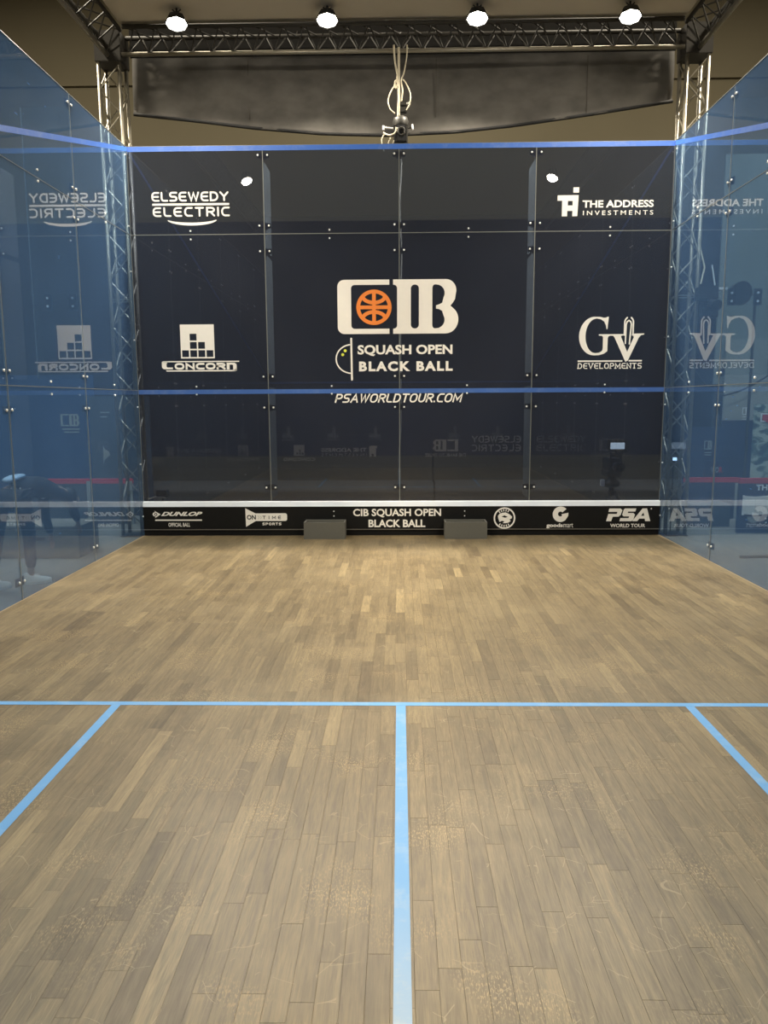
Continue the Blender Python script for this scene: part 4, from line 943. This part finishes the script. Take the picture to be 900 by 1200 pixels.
def fingers(palm, idx, dirv):
    d = Vector(dirv).normalized(); sx = Vector((1,0,0)) if abs(d.x) < .5 else Vector((0,1,0)); p = Vector(palm)
    for k, (o_, ln) in enumerate(((-.018,.062),(-.006,.072),(.006,.068),(.018,.054))):
        a = p+sx*o_+d*.03; b = a+d*ln*.55; c = b+(d+Vector((0,-.5,-.1))).normalized()*ln*.5; n = len(V)
        V.extend([(*a,.008),(*b,.0075),(*c,.0065)]); Eg.extend([(idx,n),(n,n+1),(n+1,n+2)])
    a = p+sx*-.026-d*.005; b = a+(-sx+d).normalized()*.03; n = len(V); V.extend([(*a,.010),(*b,.008)]); Eg.extend([(idx,n),(n,n+1)])
fingers(V[20][:3], 20, (0,.35,-.9)); fingers(V[24][:3], 24, (0,.15,-1))
body = skin('body', V, Eg, 0, SKINM, pe, 1)
def cloth(name, ids, mat, grow, extra=()):
    mp_ = {i: k for k, i in enumerate(ids)}
    vs = [tuple(V[i][:3])+tuple(r+grow for r in V[i][3:]) for i in ids]
    return skin(name, vs, [(mp_[a], mp_[b]) for a, b in Eg if a in mp_ and b in mp_], 0, mat, pe, 1)
cloth('trousers', [0,7,8,9,12,13,14], TROU, .016)
cloth('jacket', [0,1,2,3,17,18,19,21,22,23], SHIRT, .016)
hm = skin('shirt_hem', [(-3.82,7.56,.90,.10,.03), (-3.76,7.66,.945,.11,.025), (-3.70,7.76,.955,.08,.02)], [(0,1),(1,2)], 0, HEM, pe, 1); hm['label'] = 'pale blue shirt edge showing at the lower back'
def shoe(ax, ay, tx, ty):
    a = Vector((ax, ay, 0)); t = Vector((tx, ty, 0)); d = (t-a).normalized(); w = Vector((-d.y, d.x, 0))
    def P(u, s, z): q = a+d*u+w*s; return (q.x, q.y, z)
    prof = [(-.085,.032,.075),(-.05,.04,.09),(.0,.042,.095),(.05,.044,.06),(.11,.048,.04),(.16,.042,.028),(.19,.02,.015)]
    up_ = MB(); vs = []; fs = []
    for u, s, h in prof:
        for k in range(9):
            t_ = math.pi*k/8; vs.append(P(u, s*math.cos(t_), -.118+h*math.sin(t_)))
    for i in range(len(prof)-1):
        for k in range(8): q = i*9+k; fs.append((q, q+1, q+10, q+9))
    fs += [tuple(range(9)), tuple(range((len(prof)-1)*9, len(prof)*9))]
    up_.add(vs, fs); sh = part(up_, 'shoe', SHOE, pe, smooth=True); sh['label'] = 'white trainer'
    so = MB(); n = len(prof); bot = [P(u, s+.006, -.148) for u, s, h in prof]+[P(u, -s-.006, -.148) for u, s, h in reversed(prof)]; top = [(x_, y_, -.116) for x_, y_, z_ in bot]
    m_ = len(bot); so.add(bot+top, [tuple(range(m_-1, -1, -1)), tuple(range(m_, 2*m_))]+[(i, (i+1) % m_, m_+(i+1) % m_, m_+i) for i in range(m_)])
    s2 = so.build('sole', SHOE, sh)
    lac = MB()
    for u in (.035, .055, .075): lac.bar(P(u, -.025, -.05-.25*(u-.035)), P(u, .025, -.05-.25*(u-.035)), .004, 5)
    l_ = lac.build('laces', WHITE, sh)
    for q in (s2, l_): q.location = -Vector(pe.location)-sh.location+Vector(pe.location)+sh.location
    for q in (s2, l_): q.location = (0, 0, 0)
shoe(-3.71, 7.75, -3.60, 7.83); shoe(-3.955, 7.475, -3.90, 7.60)
hd_ = MB().ball((-3.455, 8.165, .695), .095, 14, (.9, 1, 1.0)); part(hd_, 'hair', HAIR, pe, smooth=True)
fcx = Vector((-3.425, 8.235, .625))
part(MB().ball(fcx+Vector((0, .02, -.005)), .016, 8, (.8, 1.2, 1.4)), 'nose', SKINM, pe, smooth=True)
for s in (-1, 1):
    part(MB().ball(fcx+Vector((s*.028, .0, -.03)), .010, 8), 'eye', BLK, pe); part(MB().ball((-3.445+s*.085, 8.18, .66), .022, 8, (.4, .8, 1.2)), 'ear', SKINM, pe)
part(MB().ball(fcx+Vector((0, .012, .035)), .016, 8, (1.4, .4, .4)), 'mouth', RED, pe)

# make every first mesh data name match and finish
for o in bpy.data.objects:
    if o.type == 'MESH' and o.data.users == 1: o.data.name = o.name
